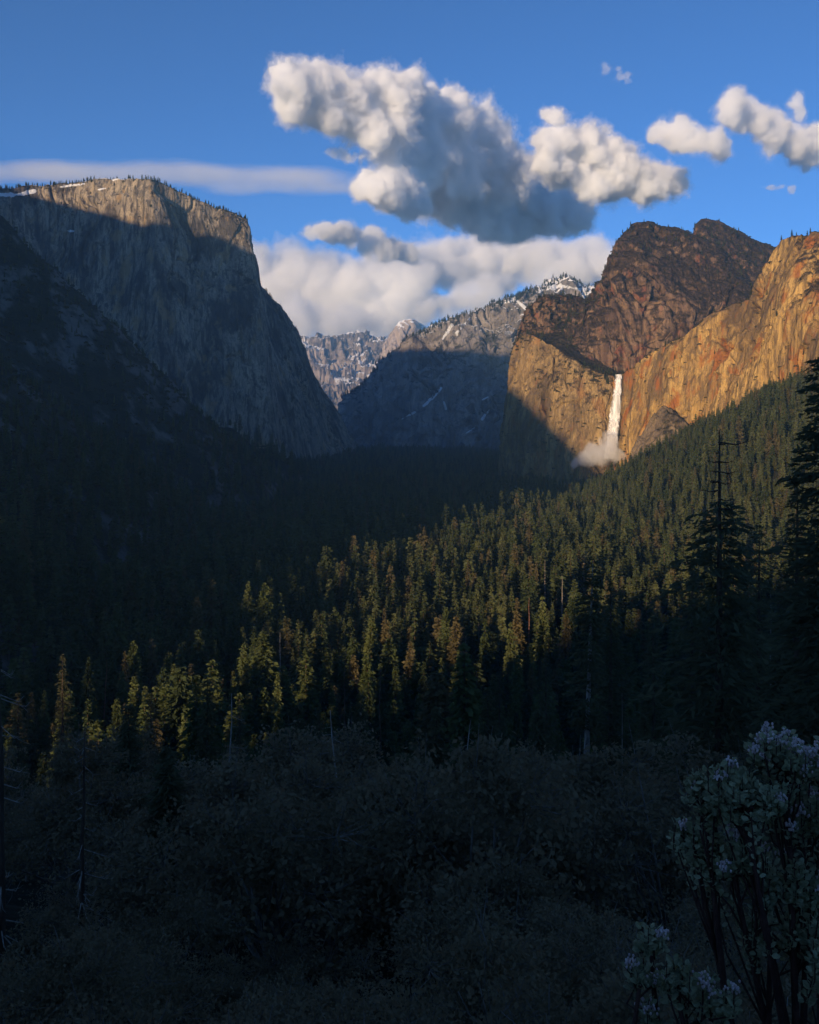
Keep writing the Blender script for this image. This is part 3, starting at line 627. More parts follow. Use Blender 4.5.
# brush on the left spur
bp = scatter(900, 2900, 15, -45, 420); bz = ground_h(bp[:, 0], bp[:, 1]); ok = (bz > -120) & (RNG.random(len(bp)) < .75); bp, bz = bp[ok], bz[ok]
n = len(bp); s_ = RNG.uniform(.10, .32, n); FP.append(np.column_stack([bp, bz - .5])); FV.append(RNG.integers(8, 11, n)); FS.append(np.column_stack([s_, s_, s_ * .9]))
FP, FV, FS = np.concatenate(FP), np.concatenate(FV), np.concatenate(FS)
def build_forest():
    me = bpy.data.meshes.new('forest'); me.vertices.add(len(FP)); me.vertices.foreach_set('co', FP.astype(np.float32).ravel())
    for nm, ty, val, key in (('variety', 'INT', FV.astype(np.int32), 'value'), ('turn', 'FLOAT', RNG.uniform(0, 6.28, len(FP)).astype(np.float32), 'value'), ('size', 'FLOAT_VECTOR', FS.astype(np.float32).ravel(), 'vector')):
        me.attributes.new(nm, ty, 'POINT').data.foreach_set(key, val)
    o = bpy.data.objects.new('forest', me); COL.objects.link(o)
    ng = bpy.data.node_groups.new('plant_forest', 'GeometryNodeTree')
    ng.interface.new_socket('Geometry', in_out='INPUT', socket_type='NodeSocketGeometry'); ng.interface.new_socket('Geometry', in_out='OUTPUT', socket_type='NodeSocketGeometry')
    N = ng.nodes; L = ng.links
    gi, go = N.new('NodeGroupInput'), N.new('NodeGroupOutput')
    ci = N.new('GeometryNodeCollectionInfo'); ci.inputs['Collection'].default_value = FC; ci.inputs['Separate Children'].default_value = True; ci.inputs['Reset Children'].default_value = True
    ip = N.new('GeometryNodeInstanceOnPoints'); ip.inputs['Pick Instance'].default_value = True
    def attr(nm, ty):
        a = N.new('GeometryNodeInputNamedAttribute'); a.data_type = ty; a.inputs['Name'].default_value = nm; return a.outputs['Attribute']
    cx = N.new('ShaderNodeCombineXYZ'); L.new(attr('turn', 'FLOAT'), cx.inputs[2])
    er = N.new('FunctionNodeEulerToRotation'); L.new(cx.outputs[0], er.inputs[0])
    L.new(gi.outputs[0], ip.inputs['Points']); L.new(ci.outputs[0], ip.inputs['Instance']); L.new(attr('variety', 'INT'), ip.inputs['Instance Index'])
    L.new(er.outputs[0], ip.inputs['Rotation']); L.new(attr('size', 'FLOAT_VECTOR'), ip.inputs['Scale']); L.new(ip.outputs[0], go.inputs[0])
    o.modifiers.new('plant', 'NODES').node_group = ng
    tag(o, 'far conifer forest covering the valley floor and slopes up to the cliffs', 'forest', 'stuff')
build_forest()
# ================================================================== clouds, far beyond and above the valley's air
def vol_mat(name, col, dens, an=0.0):
    t = NT(name); v = t.n('ShaderNodeVolumePrincipled', {'Color': col, 'Density': dens, 'Anisotropy': an}); return t.out(vol=v.outputs[0])
CW = (.975, .985, 1.0)
rc = np.random.default_rng(12)
def cloud_mesh(blobs, D, vox, wl, seed, thrs, amps, squash=1.0, warp_k=.9):
    """surface of a field of soft lobes (px, py, radius px, distance offset) broken up by billowing noise"""
    pts = np.array([np.r_[at(b[0], b[1], D + b[3]), b[2] / F * (D + b[3])] for b in blobs])
    rads = np.unique(np.round(np.quantile(pts[:, 3], [.2, .55, .9]), 1)); cls = np.argmin(np.abs(pts[:, 3:4] - rads[None]), 1)
    pad = rads.max() * 1.9; lo = pts[:, :3].min(0) - pad; hi = pts[:, :3].max(0) + pad
    lo = lo * [1, 1, 1]; res = np.maximum(((hi - lo) / vox).astype(int), 8)
    host = bpy.data.objects.new('tmp', bpy.data.meshes.new('tmp')); COL.objects.link(host)
    ng = bpy.data.node_groups.new('tmp', 'GeometryNodeTree'); ng.interface.new_socket('Geometry', in_out='OUTPUT', socket_type='NodeSocketGeometry')
    N, L = ng.nodes, ng.links
    def nd(t, ins=None, **kw):
        x = N.new(t)
        for k, v in kw.items(): setattr(x, k, v)
        for k, v in (ins or {}).items():
            if isinstance(v, bpy.types.NodeSocket): L.new(v, x.inputs[k])
            else: x.inputs[k].default_value = v
        return x
    def m(op, a, b=0.0, c=0.0): return nd('ShaderNodeMath', {0: a, 1: b, 2: c}, operation=op).outputs[0]
    pos = nd('GeometryNodeInputPosition').outputs[0]
    shift = nd('ShaderNodeVectorMath', {0: pos, 1: (seed * 3701.0, seed * 911.0, seed * 517.0)}, operation='ADD').outputs[0]
    wn = nd('ShaderNodeTexNoise', {'Vector': shift, 'Scale': 1.0 / wl, 'Detail': 2.0}).outputs['Color']
    warp = nd('ShaderNodeVectorMath', {0: nd('ShaderNodeVectorMath', {0: wn, 1: (.5, .5, .5)}, operation='SUBTRACT').outputs[0], 1: (wl * warp_k,) * 3}, operation='MULTIPLY').outputs[0]
    pw = nd('ShaderNodeVectorMath', {0: pos, 1: warp}, operation='ADD').outputs[0]
    sw = nd('ShaderNodeVectorMath', {0: shift, 1: nd('ShaderNodeVectorMath', {0: warp, 1: (.5,) * 3}, operation='MULTIPLY').outputs[0]}, operation='ADD').outputs[0]
    shape = None; tmp = [host]
    sq = (1, 1, 1 / squash)
    for k, r in enumerate(rads):
        me = bpy.data.meshes.new('tmp'); me.from_pydata([tuple(p) for p in (pts[cls == k][:, :3] * sq)], [], []); o = bpy.data.objects.new('tmp', me); COL.objects.link(o); tmp.append(o)
        oi = nd('GeometryNodeObjectInfo', {'Object': o})
        pr = nd('GeometryNodeProximity', target_element='POINTS')
        L.new(oi.outputs['Geometry'], pr.inputs[0])
        q = nd('ShaderNodeVectorMath', {0: pw, 1: sq}, operation='MULTIPLY').outputs[0]
        L.new(q, pr.inputs['Sample Position'] if 'Sample Position' in pr.inputs else pr.inputs['Source Position'])
        f = m('SUBTRACT', 1.0, m('DIVIDE', pr.outputs['Distance'], float(r)))
        shape = f if shape is None else m('SMOOTH_MAX', shape, f, .25)
    shape = m('SUBTRACT', m('MULTIPLY', m('MAXIMUM', shape, -3.0), 1.25), .02)
    def worley(s): return m('SUBTRACT', .45, nd('ShaderNodeTexVoronoi', {'Vector': sw, 'Scale': 1.0 / s, 'Smoothness': .35}, feature='SMOOTH_F1').outputs['Distance'])
    fb = m('SUBTRACT', nd('ShaderNodeTexNoise', {'Vector': shift, 'Scale': 1.0 / (wl * .8), 'Detail': 8.0, 'Roughness': .68}).outputs[0], .5)
    d = m('ADD', shape, m('MULTIPLY', fb, amps[0] * 1.6))
    d = m('ADD', d, m('MULTIPLY', worley(wl * .45), amps[1])); d = m('ADD', d, m('MULTIPLY', worley(wl * .16), amps[2]))
    d = m('ADD', d, m('MULTIPLY', m('SUBTRACT', nd('ShaderNodeTexNoise', {'Vector': shift, 'Scale': 1.0 / (wl * .09), 'Detail': 4.0, 'Roughness': .65}).outputs[0], .5), amps[3]))
    d = m('ADD', d, m('MULTIPLY', m('SUBTRACT', nd('ShaderNodeTexNoise', {'Vector': sw, 'Scale': 1.0 / (wl * .26), 'Detail': 3.0, 'Roughness': .6}).outputs[0], .5), amps[3] * .9))
    dens = m('ADD', d, 1.0)
    vc = nd('GeometryNodeVolumeCube', {'Density': dens, 'Min': tuple(lo), 'Max': tuple(hi), 'Resolution X': int(res[0]), 'Resolution Y': int(res[1]), 'Resolution Z': int(res[2])})
    jn = nd('GeometryNodeJoinGeometry')
    for k, th in reversed(list(enumerate(thrs))):
        vm = nd('GeometryNodeVolumeToMesh', {'Volume': vc.outputs[0], 'Threshold': 1.0 + th, 'Adaptivity': 0.0})
        sa = nd('GeometryNodeStoreNamedAttribute', {'Geometry': vm.outputs[0], 'Name': 'shell', 'Value': k}, data_type='INT', domain='POINT')
        L.new(sa.outputs[0], jn.inputs[0])
    go = N.new('NodeGroupOutput'); L.new(jn.outputs[0], go.inputs[0])
    host.modifiers.new('g', 'NODES').node_group = ng
    dg = bpy.context.evaluated_depsgraph_get(); dg.update()
    em = host.evaluated_get(dg).to_mesh(); nV = len(em.vertices)
    V = np.empty(nV * 3, np.float32); em.vertices.foreach_get('co', V); V = V.reshape(-1, 3).astype(float)
    sh = np.zeros(nV, np.int32); em.attributes['shell'].data.foreach_get('value', sh)
    nl = len(em.loops); li = np.empty(nl, np.int32); em.loops.foreach_get('vertex_index', li)
    npoly = len(em.polygons); lt = np.empty(npoly, np.int32); em.polygons.foreach_get('loop_total', lt); ls = np.empty(npoly, np.int32); em.polygons.foreach_get('loop_start', ls)
    host.evaluated_get(dg).to_mesh_clear()
    for o in tmp: bpy.data.objects.remove(o)
    bpy.data.node_groups.remove(ng)
    tri = lt == 3; q4 = lt == 4
    A_ = np.concatenate([np.stack([li[ls[tri]], li[ls[tri] + 1], li[ls[tri] + 2]], 1), np.stack([li[ls[q4]], li[ls[q4] + 1], li[ls[q4] + 2]], 1), np.stack([li[ls[q4]], li[ls[q4] + 2], li[ls[q4] + 3]], 1)])
    out = []
    for k in range(len(thrs)):
        idx = np.where(sh == k)[0]; mp = np.full(nV, -1); mp[idx] = np.arange(len(idx)); T = A_[sh[A_[:, 0]] == k]
        out.append((V[idx], mp[T].astype(np.int32)))
    return out
AMP = (1.6, .10, .14, 1.55)
def cloud(blobs, D, vox, dens, label, wl, seed, col=CW, thr=(.30, .06, -.20), amps=AMP, squash=1.0, split=(.80, .155, .045), warp_k=.9):
    """nested shells: a dense core, a thinner coat and a faint torn edge"""
    sh = cloud_mesh(blobs, D, vox, wl, seed, thr, amps, squash, warp_k)
    print('cloud', label[:40], [len(v) for v, _ in sh])
    c = sh[0][0].mean(0); o = None
    for k, ((V, Q), f) in enumerate(zip(sh, split)):
        if len(V) == 0: continue
        e_ = mesh('cloud' if o is None else 'thin_edge', V - c, Q, vol_mat('cloud_vapour', col, dens * f), o, smooth=True)
        if o is None: o = e_; o.location = c
    tag(o, label, 'cloud'); return o
def fill(poly, n, rmin, rmax, doff=300):
    """lobes scattered along a chain of (px, py, half height)"""
    out = []
    poly = np.array(poly, float)
    for k in range(n):
        s = rc.uniform(0, len(poly) - 1); i = min(int(s), len(poly) - 2); f = s - i
        c = poly[i] * (1 - f) + poly[i + 1] * f; r = rc.uniform(rmin, rmax); q = rc.uniform(-1, 1)
        out.append((c[0] + rc.normal(0, 4), c[1] + q * max(1, c[2] - r * .6), r, rc.uniform(-doff, doff)))
    return out
def slant(bl, k, px0, add=0): return [(x, y, r, o + k * (x - px0) + add) for (x, y, r, o) in bl]
lit = fill([(292, 94, 18), (318, 92, 30), (352, 106, 36), (392, 120, 46), (428, 136, 52), (468, 150, 48), (505, 166, 36)], 210, 13, 23, 200)
lit += [(322, 78, 17, 0), (340, 82, 15, 0), (304, 86, 15, 0), (396, 88, 16, 0), (412, 96, 16, 0), (430, 98, 15, 0), (372, 98, 15, 0), (454, 110, 16, 0), (480, 122, 16, 0), (502, 134, 14, 0), (286, 96, 12, 0)]
lit += fill([(366, 190, 11), (395, 192, 16), (430, 190, 22)], 36, 10, 15, 200)
shade = fill([(400, 160, 36), (450, 180, 46), (495, 195, 40), (540, 203, 30), (580, 212, 17)], 150, 14, 24, 250)
right = fill([(545, 150, 14), (570, 160, 32), (602, 166, 36), (635, 178, 24), (668, 186, 10)], 90, 12, 20, 250) + [(553, 122, 10, 0), (585, 138, 16, 0), (605, 144, 16, 0), (566, 136, 11, 0)]
cloud([(x, y, r, o + 16 * max(0, x - 390)) for (x, y, r, o) in slant(lit, 12, 280)] + slant(shade, 24, 280, 700) + slant(right, 12, 380, 600), 12400.0, 25, .019, 'largest cloud, sunlit cream on top and dark blue grey underneath, above the far ridge', 620, 1)
cloud(fill([(325, 152, 5), (350, 155, 8), (370, 160, 4)], 14, 5, 9, 120), 13500, 24, .006, 'small wispy cloud scrap tucked under the left end of the largest cloud', 420, 2, thr=(.4, .15, -.05))
cloud(fill([(658, 130, 8), (685, 138, 16), (724, 148, 10)], 34, 8, 13, 200), 14500, 26, .010, 'small cream cloud left of the dark bottomed cloud at the right', 560, 3)
cloud(slant(fill([(724, 106, 6), (755, 122, 18), (785, 138, 22), (812, 148, 24), (835, 152, 24)], 64, 9, 16, 250) + [(800, 112, 9, 0), (795, 106, 6, 0)], 22, 720), 14500, 30, .011, 'dark bottomed cloud with a bright left shoulder at the right edge', 620, 4)
cloud(slant(fill([(316, 230, 7), (345, 238, 14), (375, 245, 13), (412, 254, 7)], 44, 7, 13, 200), 22, 320), 17000, 34, .009, 'small flat grey cloud below the largest cloud', 620, 5)
cloud(fill([(600, 66, 4), (612, 72, 6), (630, 80, 3)], 10, 5, 8, 100), 14000, 22, .0035, 'tiny faint wisp high in the blue right of the largest cloud', 360, 6, thr=(.45, .25, .08), squash=.7)
cloud(fill([(768, 186, 3), (790, 190, 3)], 7, 4, 7, 100), 16000, 22, .005, 'tiny grey wisp below the dark bottomed cloud', 380, 7, thr=(.4, .2, .05), squash=.7)
DB = 32000.0
BK = dict(thr=(.16, -.12, -.42), split=(.50, .34, .16), amps=(2.2, .05, .1, 1.2))
cloud(fill([(235, 284, 36), (280, 284, 34), (330, 294, 40), (380, 298, 42), (430, 292, 34)], 150, 10, 20, 900), DB, 70, .0026, 'long pale cloud bank low over the snowy range', 1300, 8, **BK)
cloud(fill([(420, 262, 12), (460, 262, 24), (500, 262, 22), (550, 262, 20), (600, 264, 20), (640, 272, 20)], 110, 10, 18, 900), DB + 3000, 72, .0026, 'bright cloud bank just above the far ridge', 1300, 9, **BK)
cloud(fill([(255, 318, 14), (290, 320, 17), (325, 326, 15), (360, 324, 11)], 44, 9, 15, 500), DB - 6000, 66, .0034, 'low pale cloud resting behind the foot of the grey wall', 1200, 10, **BK)
cloud(fill([(415, 312, 9), (450, 304, 10), (480, 295, 10), (500, 288, 8)], 34, 7, 12, 500), DB - 4000, 62, .0034, 'small bright cloud peeking over the left slope of the far ridge', 1100, 11, **BK)
streak = [(x, 173 + .00013 * (x - 100) ** 2 + rc.uniform(-2, 2), rc.uniform(36, 52), rc.uniform(-1500, 1500)) for x in np.linspace(-90, 320, 48)]
streak += [(x, 188 + rc.uniform(-2, 2), rc.uniform(22, 34), rc.uniform(-1500, 1500)) for x in np.linspace(225, 350, 14)]
cloud(streak, 26000.0, 90, .0004, 'thin veil of high cloud stretched behind the granite wall', 2600, 12, CW, thr=(.50, .26, .02), amps=(.75, .0, .0, .5), squash=.11, split=(.40, .35, .25), warp_k=.05)
# ================================================================== waterfall
def water_mat():
    t = NT('falling_water'); g = t.n('ShaderNodeTexCoord').outputs['Object']
    n = t.noise(t.mapping(g, (.30, .30, .016)), 1, 6, .68, .4); n2 = t.noise(t.mapping(g, (.09, .09, .03), (3, 3, 3)), 1, 6, .65, .3)
    c = t.mix(t.ramp(n, .36, .62), (.50, .51, .52), (.88, .88, .87))
    ac = t.n('ShaderNodeAttribute', attribute_name='across').outputs['Fac']
    a = t.math('ADD', t.math('SUBTRACT', 1.0, ac), t.math('ADD', t.math('MULTIPLY', t.math('SUBTRACT', n, .5), 1.5), t.math('MULTIPLY', t.math('SUBTRACT', n2, .5), 1.1)))
    p = t.n('ShaderNodeBsdfDiffuse', {'Color': c}); tr = t.n('ShaderNodeBsdfTransparent')
    mx = t.n('ShaderNodeMixShader', {0: t.ramp(a, .20, .72), 1: tr.outputs[0], 2: p.outputs[0]})
    return t.out(mx.outputs[0])
def build_fall():
    cl = np.concatenate([SURF['lower_cliff'][0].reshape(-1, 3), SURF['golden_wall'][0].reshape(-1, 3)])
    cpx = CX + F * cl[:, 0] / cl[:, 1]
    rows, n = 70, 17; V, AC = [], []
    base = empty('waterfall', at(607, 455, 2420))
    ys = []
    for i in range(rows):
        t = i / (rows - 1.0); py = 374.5 + t * 84; c = 618.3 - 9.5 * t ** 1.3; hw = 3.6 + 3.6 * t ** .8
        zz = (HY - py) / F * 2450
        m = (np.abs(cpx - c) < hw) & (np.abs(cl[:, 2] - zz) < 8)
        ys.append(cl[m, 1].min() - 4 if m.any() else np.nan)
    ys = np.array(ys); ok = ~np.isnan(ys); ys = np.interp(np.arange(rows), np.arange(rows)[ok], ys[ok]); ys = np.minimum.accumulate(ys); yfit = np.minimum(np.linspace(ys[0], ys[-1], rows), ys)
    for i in range(rows):
        t = i / (rows - 1.0); py = 374.5 + t * 84; c = 618.3 - 9.5 * t ** 1.3; hw = 4.0 + 4.6 * t ** .8
        for j in range(n):
            e_ = -1 + 2 * j / (n - 1); q = at(c + hw * e_, py, yfit[i])
            V.append((q[0], yfit[i] - 8 * math.sqrt(max(0, 1 - e_ * e_)), q[2])); AC.append(abs(e_) ** 1.5)
    V = np.array(V); k = np.array([1 / 6., 1 / 6., 1 / 55.])
    V[:, 1] -= 3.5 * fbm(V * k, 4, 301, .6); V[:, 0] += 1.6 * fbm(V * k, 4, 305, .6)
    loc = np.array(base.location); Q = grid_faces(rows, n)
    o = mesh('water_column', V - loc, Q, water_mat(), base, smooth=True)
    o.data.attributes.new('across', 'FLOAT', 'POINT').data.foreach_set('value', np.array(AC, np.float32))
    tag(base, 'tall white waterfall plunging between the tan cliff and the orange wall', 'waterfall')
    blobs = [(607, 446, 9, 0), (603, 450, 9, 0), (597, 453, 9, 5), (590, 457, 8, 10), (612, 450, 7, 0), (618, 452, 5, 0), (600, 458, 8, -5), (608, 440, 6, 0), (583, 461, 5, 12), (607, 434, 5, 0), (613, 457, 7, 0), (576, 464, 4, 15), (592, 448, 6, 5), (600, 441, 5, 0), (622, 456, 5, 0)]
    SV = cloud_mesh(blobs, yfit[-1] - 30, 2.6, 46.0, 31, (.05, -.12, -.28), (.7, .3, .3, .3))
    for (nm, dn), (V, Qd) in zip((('spray_cloud', .017), ('thin_spray', .011), ('thin_spray', .007)), SV):
        t = NT('spray'); v = t.n('ShaderNodeVolumePrincipled', {'Color': (.98, .985, 1.0), 'Density': dn, 'Anisotropy': 0.0})
        mesh(nm, V - loc, Qd, t.out(vol=v.outputs[0]), base, smooth=True)
build_fall()

# ================================================================== dead trees, pines, brush of the near slope
def ground_at(x, y): return float(ground_h(np.array([x]), np.array([y]))[0])
def snag(px, py, D, label, mat=None, r=.5, nb=10, bl=2.2, seed=0, lean=(0, 0), name='dead_tree', start=.4, cat='dead tree', droop=-.25, bmat=None):
    top = at(px, py, D); g = ground_at(top[0], top[1]); H = max(6.0, top[2] - g)
    tr, br = dead_tree(1000 + seed, H, r, nb, bl, start, droop, lean)
    e = empty(name, (top[0] - lean[0] * H, top[1] - lean[1] * H, g - .3))
    mesh('trunk', *tr, mat or M_DEAD, e, smooth=True); [mesh('branch', *b_, bmat or mat or M_DEAD, e, smooth=True) for b_ in br]
    tag(e, label, cat); return e
snag(545, 560, 850, 'tall bare pale trunk lit pink, farther right of two in the lit stand', r=.55, seed=1, nb=8)
snag(529, 597, 640, 'reddish dead conifer with stubby branches just left of the tall bare trunk', M_DEADRED, .5, 16, 2.6, 2)
snag(584, 548, 900, 'short pale dead tip left of the leaning bare pine', r=.5, seed=3, nb=7)
snag(280, 632, 570, 'pale sunlit dead trunk left of the valley centre, taller of a pair', r=.5, seed=4, nb=12)
snag(270, 648, 575, 'pale sunlit dead trunk left of the valley centre, shorter of a pair', r=.45, seed=5, nb=12)
snag(466, 636, 600, 'small pale dead tip poking from the bright central stand', r=.4, seed=6, nb=6)
snag(479, 622, 640, 'slim pale dead trunk in the bright stand below the tall bare trunk', r=.4, seed=7, nb=8)
snag(400, 548, 1000, 'thin grey dead trunk high in the central stand', r=.5, seed=8, nb=5)
snag(562, 575, 760, 'grey dead conifer with many short branches right of the tall bare trunk', r=.5, seed=9, nb=26, bl=3.2)
snag(107, 660, 500, 'slim red dead tree with a bare sunlit top at the lower left', M_DEADRED, .5, 12, 4.0, 10, (.05, 0))
snag(160, 585, 800, 'faint grey dead trunk in the shaded forest at the left', r=.45, seed=11, nb=4)
snag(60, 640, 620, 'faint grey dead trunk near the left edge of the forest', r=.45, seed=12, nb=4)
snag(770, 585, 300, 'slim grey bare trunk standing right of the bare topped pine', r=.3, seed=13, nb=6)
snag(84, 722, 46, 'black dead trunk with pale drooping bare branches at the lower left', M_BARK, .20, 44, 1.9, 14, (.012, 0), start=.15, droop=-.5, bmat=M_DEAD)
snag(1, 650, 44, 'dark dead trunk with pale bare branches cut by the left edge', M_BARK, .28, 30, 2.4, 15, (0, 0), start=.15, droop=-.5, bmat=M_DEAD)
snag(62, 690, 110, 'thin dark dead pole behind the black dead trunk', M_BARK, .22, 16, 2.4, 16, (.01, 0), start=.3, droop=-.4)
snag(380, 652, 170, 'dark thin dead pole rising in front of the lit central stand', M_BARK, .26, 14, 2.2, 17)
snag(345, 646, 190, 'dark dead pole with short twigs left of the thin pole', M_BARK, .26, 26, 2.6, 18)
snag(622, 690, 100, 'thin pale pole right of the leaning bare pine', M_DEAD, .1, 5, 1.2, 19)
# pines that rise from the near slope
def pine(px, py, D, label, R=5.5, whorls=40, per=6, gap=.2, bs=.2, sh=.7, bare=0.0, seed=0, wood=0, rtop=None, spray=1.1, lean=0.0):
    top = at(px, py, D); g = ground_at(top[0], top[1]); H = top[2] - g
    c, tr, rng = conifer(1500 + seed, H, R, int(whorls * 1.6), per + 1, 26, bs, sh, spray * .8, gap, .12, bare, .26)
    e = empty('pine_tree', (top[0], top[1], g - .3)); e.rotation_euler = (0, lean, 0)
    if lean: e.location.x -= math.sin(lean) * H
    mesh('crown', *c, M_DARK, e); mesh('trunk', *tr, M_DEAD if lean else M_BARK, e, smooth=True)
    if wood:
        for k in range(wood):
            s = Soup()
            z = H * (bs * .4 + (1 - bs * .4) * rng.uniform(0, 1)); a = rng.uniform(0, 6.28); L = R * .55 * rng.uniform(.3, 1) * (1 - .5 * z / H)
            if bare and k < 7: z = H * (1 - bare * (.15 + .12 * k)); L = R * rng.uniform(.12, .3)
            if bare and k == 0: a, L, z = .15, 3.6, H * .955
            d = np.array([math.cos(a), math.sin(a), 0]); p = np.array([0, 0, z])
            s.add(*tube([p, p + d * L * .5 + [0, 0, -.08 * L], p + d * L + [0, 0, .06 * L]], [.09, .06, .015], 4))
            for m in range(3): q = p + d * L * rng.uniform(.4, 1); s.add(*tube([q, q + rng.normal(0, .35, 3)], [.03, .008], 3))
            mesh('bare_branch', *s.get()[:2], M_BARK, e, smooth=True)
    tag(e, label, 'pine tree'); return e
pine(719, 418, 95, 'tall dark pine with a bare dead top crossing the forest below the orange wall', 8.0, 42, 6, .42, .16, .26, .17, 1, 46, spray=1.5)
pine(824, 350, 62, 'dark near pine half cut off by the right edge', 4.8, 40, 7, .28, .1, .42, 0, 2, 0, spray=1.1)
pine(592, 552, 120, 'leaning thin pine with a long bare trunk below sparse needles', 3.6, 30, 5, .5, .45, .5, 0, 3, 30, lean=.03)
pine(610, 575, 165, 'broad dark conifer just right of the leaning bare pine', 6.5, 42, 7, .12, .15, .75, 0, 4)
pine(655, 610, 190, 'shaded conifer between the leaning bare pine and the bare topped pine', 5.5, seed=5)
pine(690, 560, 150, 'dark conifer directly left of the bare topped pine', 5.5, seed=6, gap=.3)
pine(757, 520, 125, 'dark conifer directly right of the bare topped pine', 5.8, seed=7, gap=.25)
pine(795, 470, 110, 'tall dark conifer beside the near pine at the right edge', 5.5, seed=8, gap=.25)
pine(63, 652, 230, 'pointed conifer behind the black dead trunk at the lower left', 5.0, seed=9)
pine(18, 690, 210, 'small pointed conifer by the dark dead trunk at the left edge', 4.5, seed=10)
pine(150, 690, 260, 'shaded conifer right of the red dead tree', 5.0, seed=11)
pine(545, 650, 230, 'shaded conifer at the lower right rim of the bright stand', 5.5, seed=12)
pine(780, 640, 85, 'low dark conifer behind the flowering bush', 4.5, seed=13)
pine(452, 690, 260, 'shaded bushy conifer under the bright central stand', 5.5, seed=14)
pine(500, 672, 250, 'shaded conifer under the right half of the bright stand', 5.0, seed=15)
pine(240, 700, 280, 'shaded conifer below the pair of pale dead trunks', 5.0, seed=16)
pine(320, 705, 270, 'shaded conifer below the left part of the bright stand', 4.6, seed=17)

for q_ in [(128, 700, 96, 'small dark conifer in the brush right of the black dead trunk', 3.2), (206, 672, 120, 'narrow dark conifer in the brush below the left end of the bright stand', 3.4), (298, 700, 112, 'dark conifer rising from the brush below the pair of pale dead trunks', 3.6), (362, 690, 128, 'dark conifer in the brush below the two dark poles', 3.8),
           (436, 704, 104, 'short dark conifer in the brush at mid width, below the central stand', 3.4), (488, 684, 138, 'taller dark conifer in the brush below the right half of the bright stand', 4.0), (540, 706, 96, 'dark conifer left of the foot of the leaning bare pine', 3.4), (644, 712, 118, 'dark conifer between the leaning bare pine and the flowering bush', 4.0), (168, 742, 62, 'little conifer low in the brush near the black dead trunk', 2.4), (398, 750, 58, 'little conifer alone in the lower brush at mid width', 2.4)]:
    pine(q_[0], q_[1], q_[2], q_[3], q_[4], 34, 6, .3, .1, .75, 0, 40 + q_[0], 0)
snag(232, 690, 84, 'pale bare dead trunk standing in the brush below the left part of the bright stand', M_DEAD, .2, 22, 2.6, 61, (.04, 0), start=.3)
snag(330, 706, 66, 'leaning grey dead trunk with twigs in the brush at the lower left of centre', M_DEAD, .17, 20, 2.2, 62, (-.10, 0), start=.3)
snag(470, 716, 64, 'thin grey dead trunk in the lower brush right of mid width', M_DEAD, .15, 18, 2.0, 63, (.06, 0), start=.3)
# broad crowned oaks and brush
OAKS = {}
def make_oaks():
    for kind, lst in (('oak_tree', [(11, 5.5, 18, 11000, .27, .3), (13, 6.0, 20, 12500, .27, .34), (9, 5.2, 16, 9500, .25, .26), (12, 5.0, 15, 5000, .24, .26), (10, 6.2, 22, 8000, .26, .26)]), ('leafy_shrub', [(4.6, 2.6, 16, 11000, .10, .09), (5.2, 3.0, 18, 13000, .10, .10), (3.8, 2.4, 14, 10000, .095, .08), (4.4, 2.4, 14, 5000, .09, .08), (3.4, 2.9, 18, 8000, .10, .08)])):
        for k, (H, R, nl, lv, lf, tr) in enumerate(lst):
            c, w_ = broadleaf(2000 + k * 7 + (50 if kind == 'oak_tree' else 0), H, R, nl, lv, lf, tr)
            e = empty(kind, (0, 0, 0)); OAKS.setdefault(kind, []).append((e, mesh('crown', *c, M_OAK, e), mesh('trunk', *w_, M_OAKBARK, e, smooth=True)))
make_oaks(); seen_oak = set()
rg = np.random.default_rng(55)
def put_oak(kind, k, px, D, s):
    e, c, w_ = OAKS[kind][k]
    if (kind, k) in seen_oak:
        e2 = e.copy(); COL.objects.link(e2)
        for ch in (c, w_): o = ch.copy(); COL.objects.link(o); o.parent = e2
        e = e2
    seen_oak.add((kind, k))
    x = (px - CX) / F * D; e.location = (x, D, ground_at(x, D) - .1); e.rotation_euler = (0, 0, rg.uniform(0, 6.28)); e.scale = (s * rg.uniform(.9, 1.15), s * rg.uniform(.9, 1.15), s)
    col_ = 'the left third' if px < 273 else 'the middle third' if px < 546 else 'the right third'
    if kind == 'oak_tree':
        row = 'lower rows of the hillside oaks' if D < 95 else 'upper rows of the hillside oaks'
        lab = 'dark broad crowned oak in ' + col_ + ' of the ' + row
    else:
        lab = 'dark leafy shrub along the bottom of the picture in ' + col_
    tag(e, lab, 'oak' if kind == 'oak_tree' else 'shrub', None, lab)
D = 13.0
while D < 330:
    near = D < 40; R = 2.6 if near else 5.4
    stepx = R * 1.55 / D * F; px = -30 + rg.uniform(0, stepx)
    while px < 850:
        Dj = D * (1 + rg.uniform(-.06, .06))
        hole = (not near and D > 110 and rg.random() < .38)
        if not hole: put_oak('leafy_shrub' if near else 'oak_tree', int(rg.integers(0, 5)), px, Dj, rg.uniform(.62, 1.25) * (1.0 if near else .95 + .5 * sstep(80, 150, D)) * (.55 if 30 < D < 62 and (40 < px < 150 or px < 25) else 1))
        px += stepx * rg.uniform(.8, 1.2)
    D *= 1.22 if near else 1.17

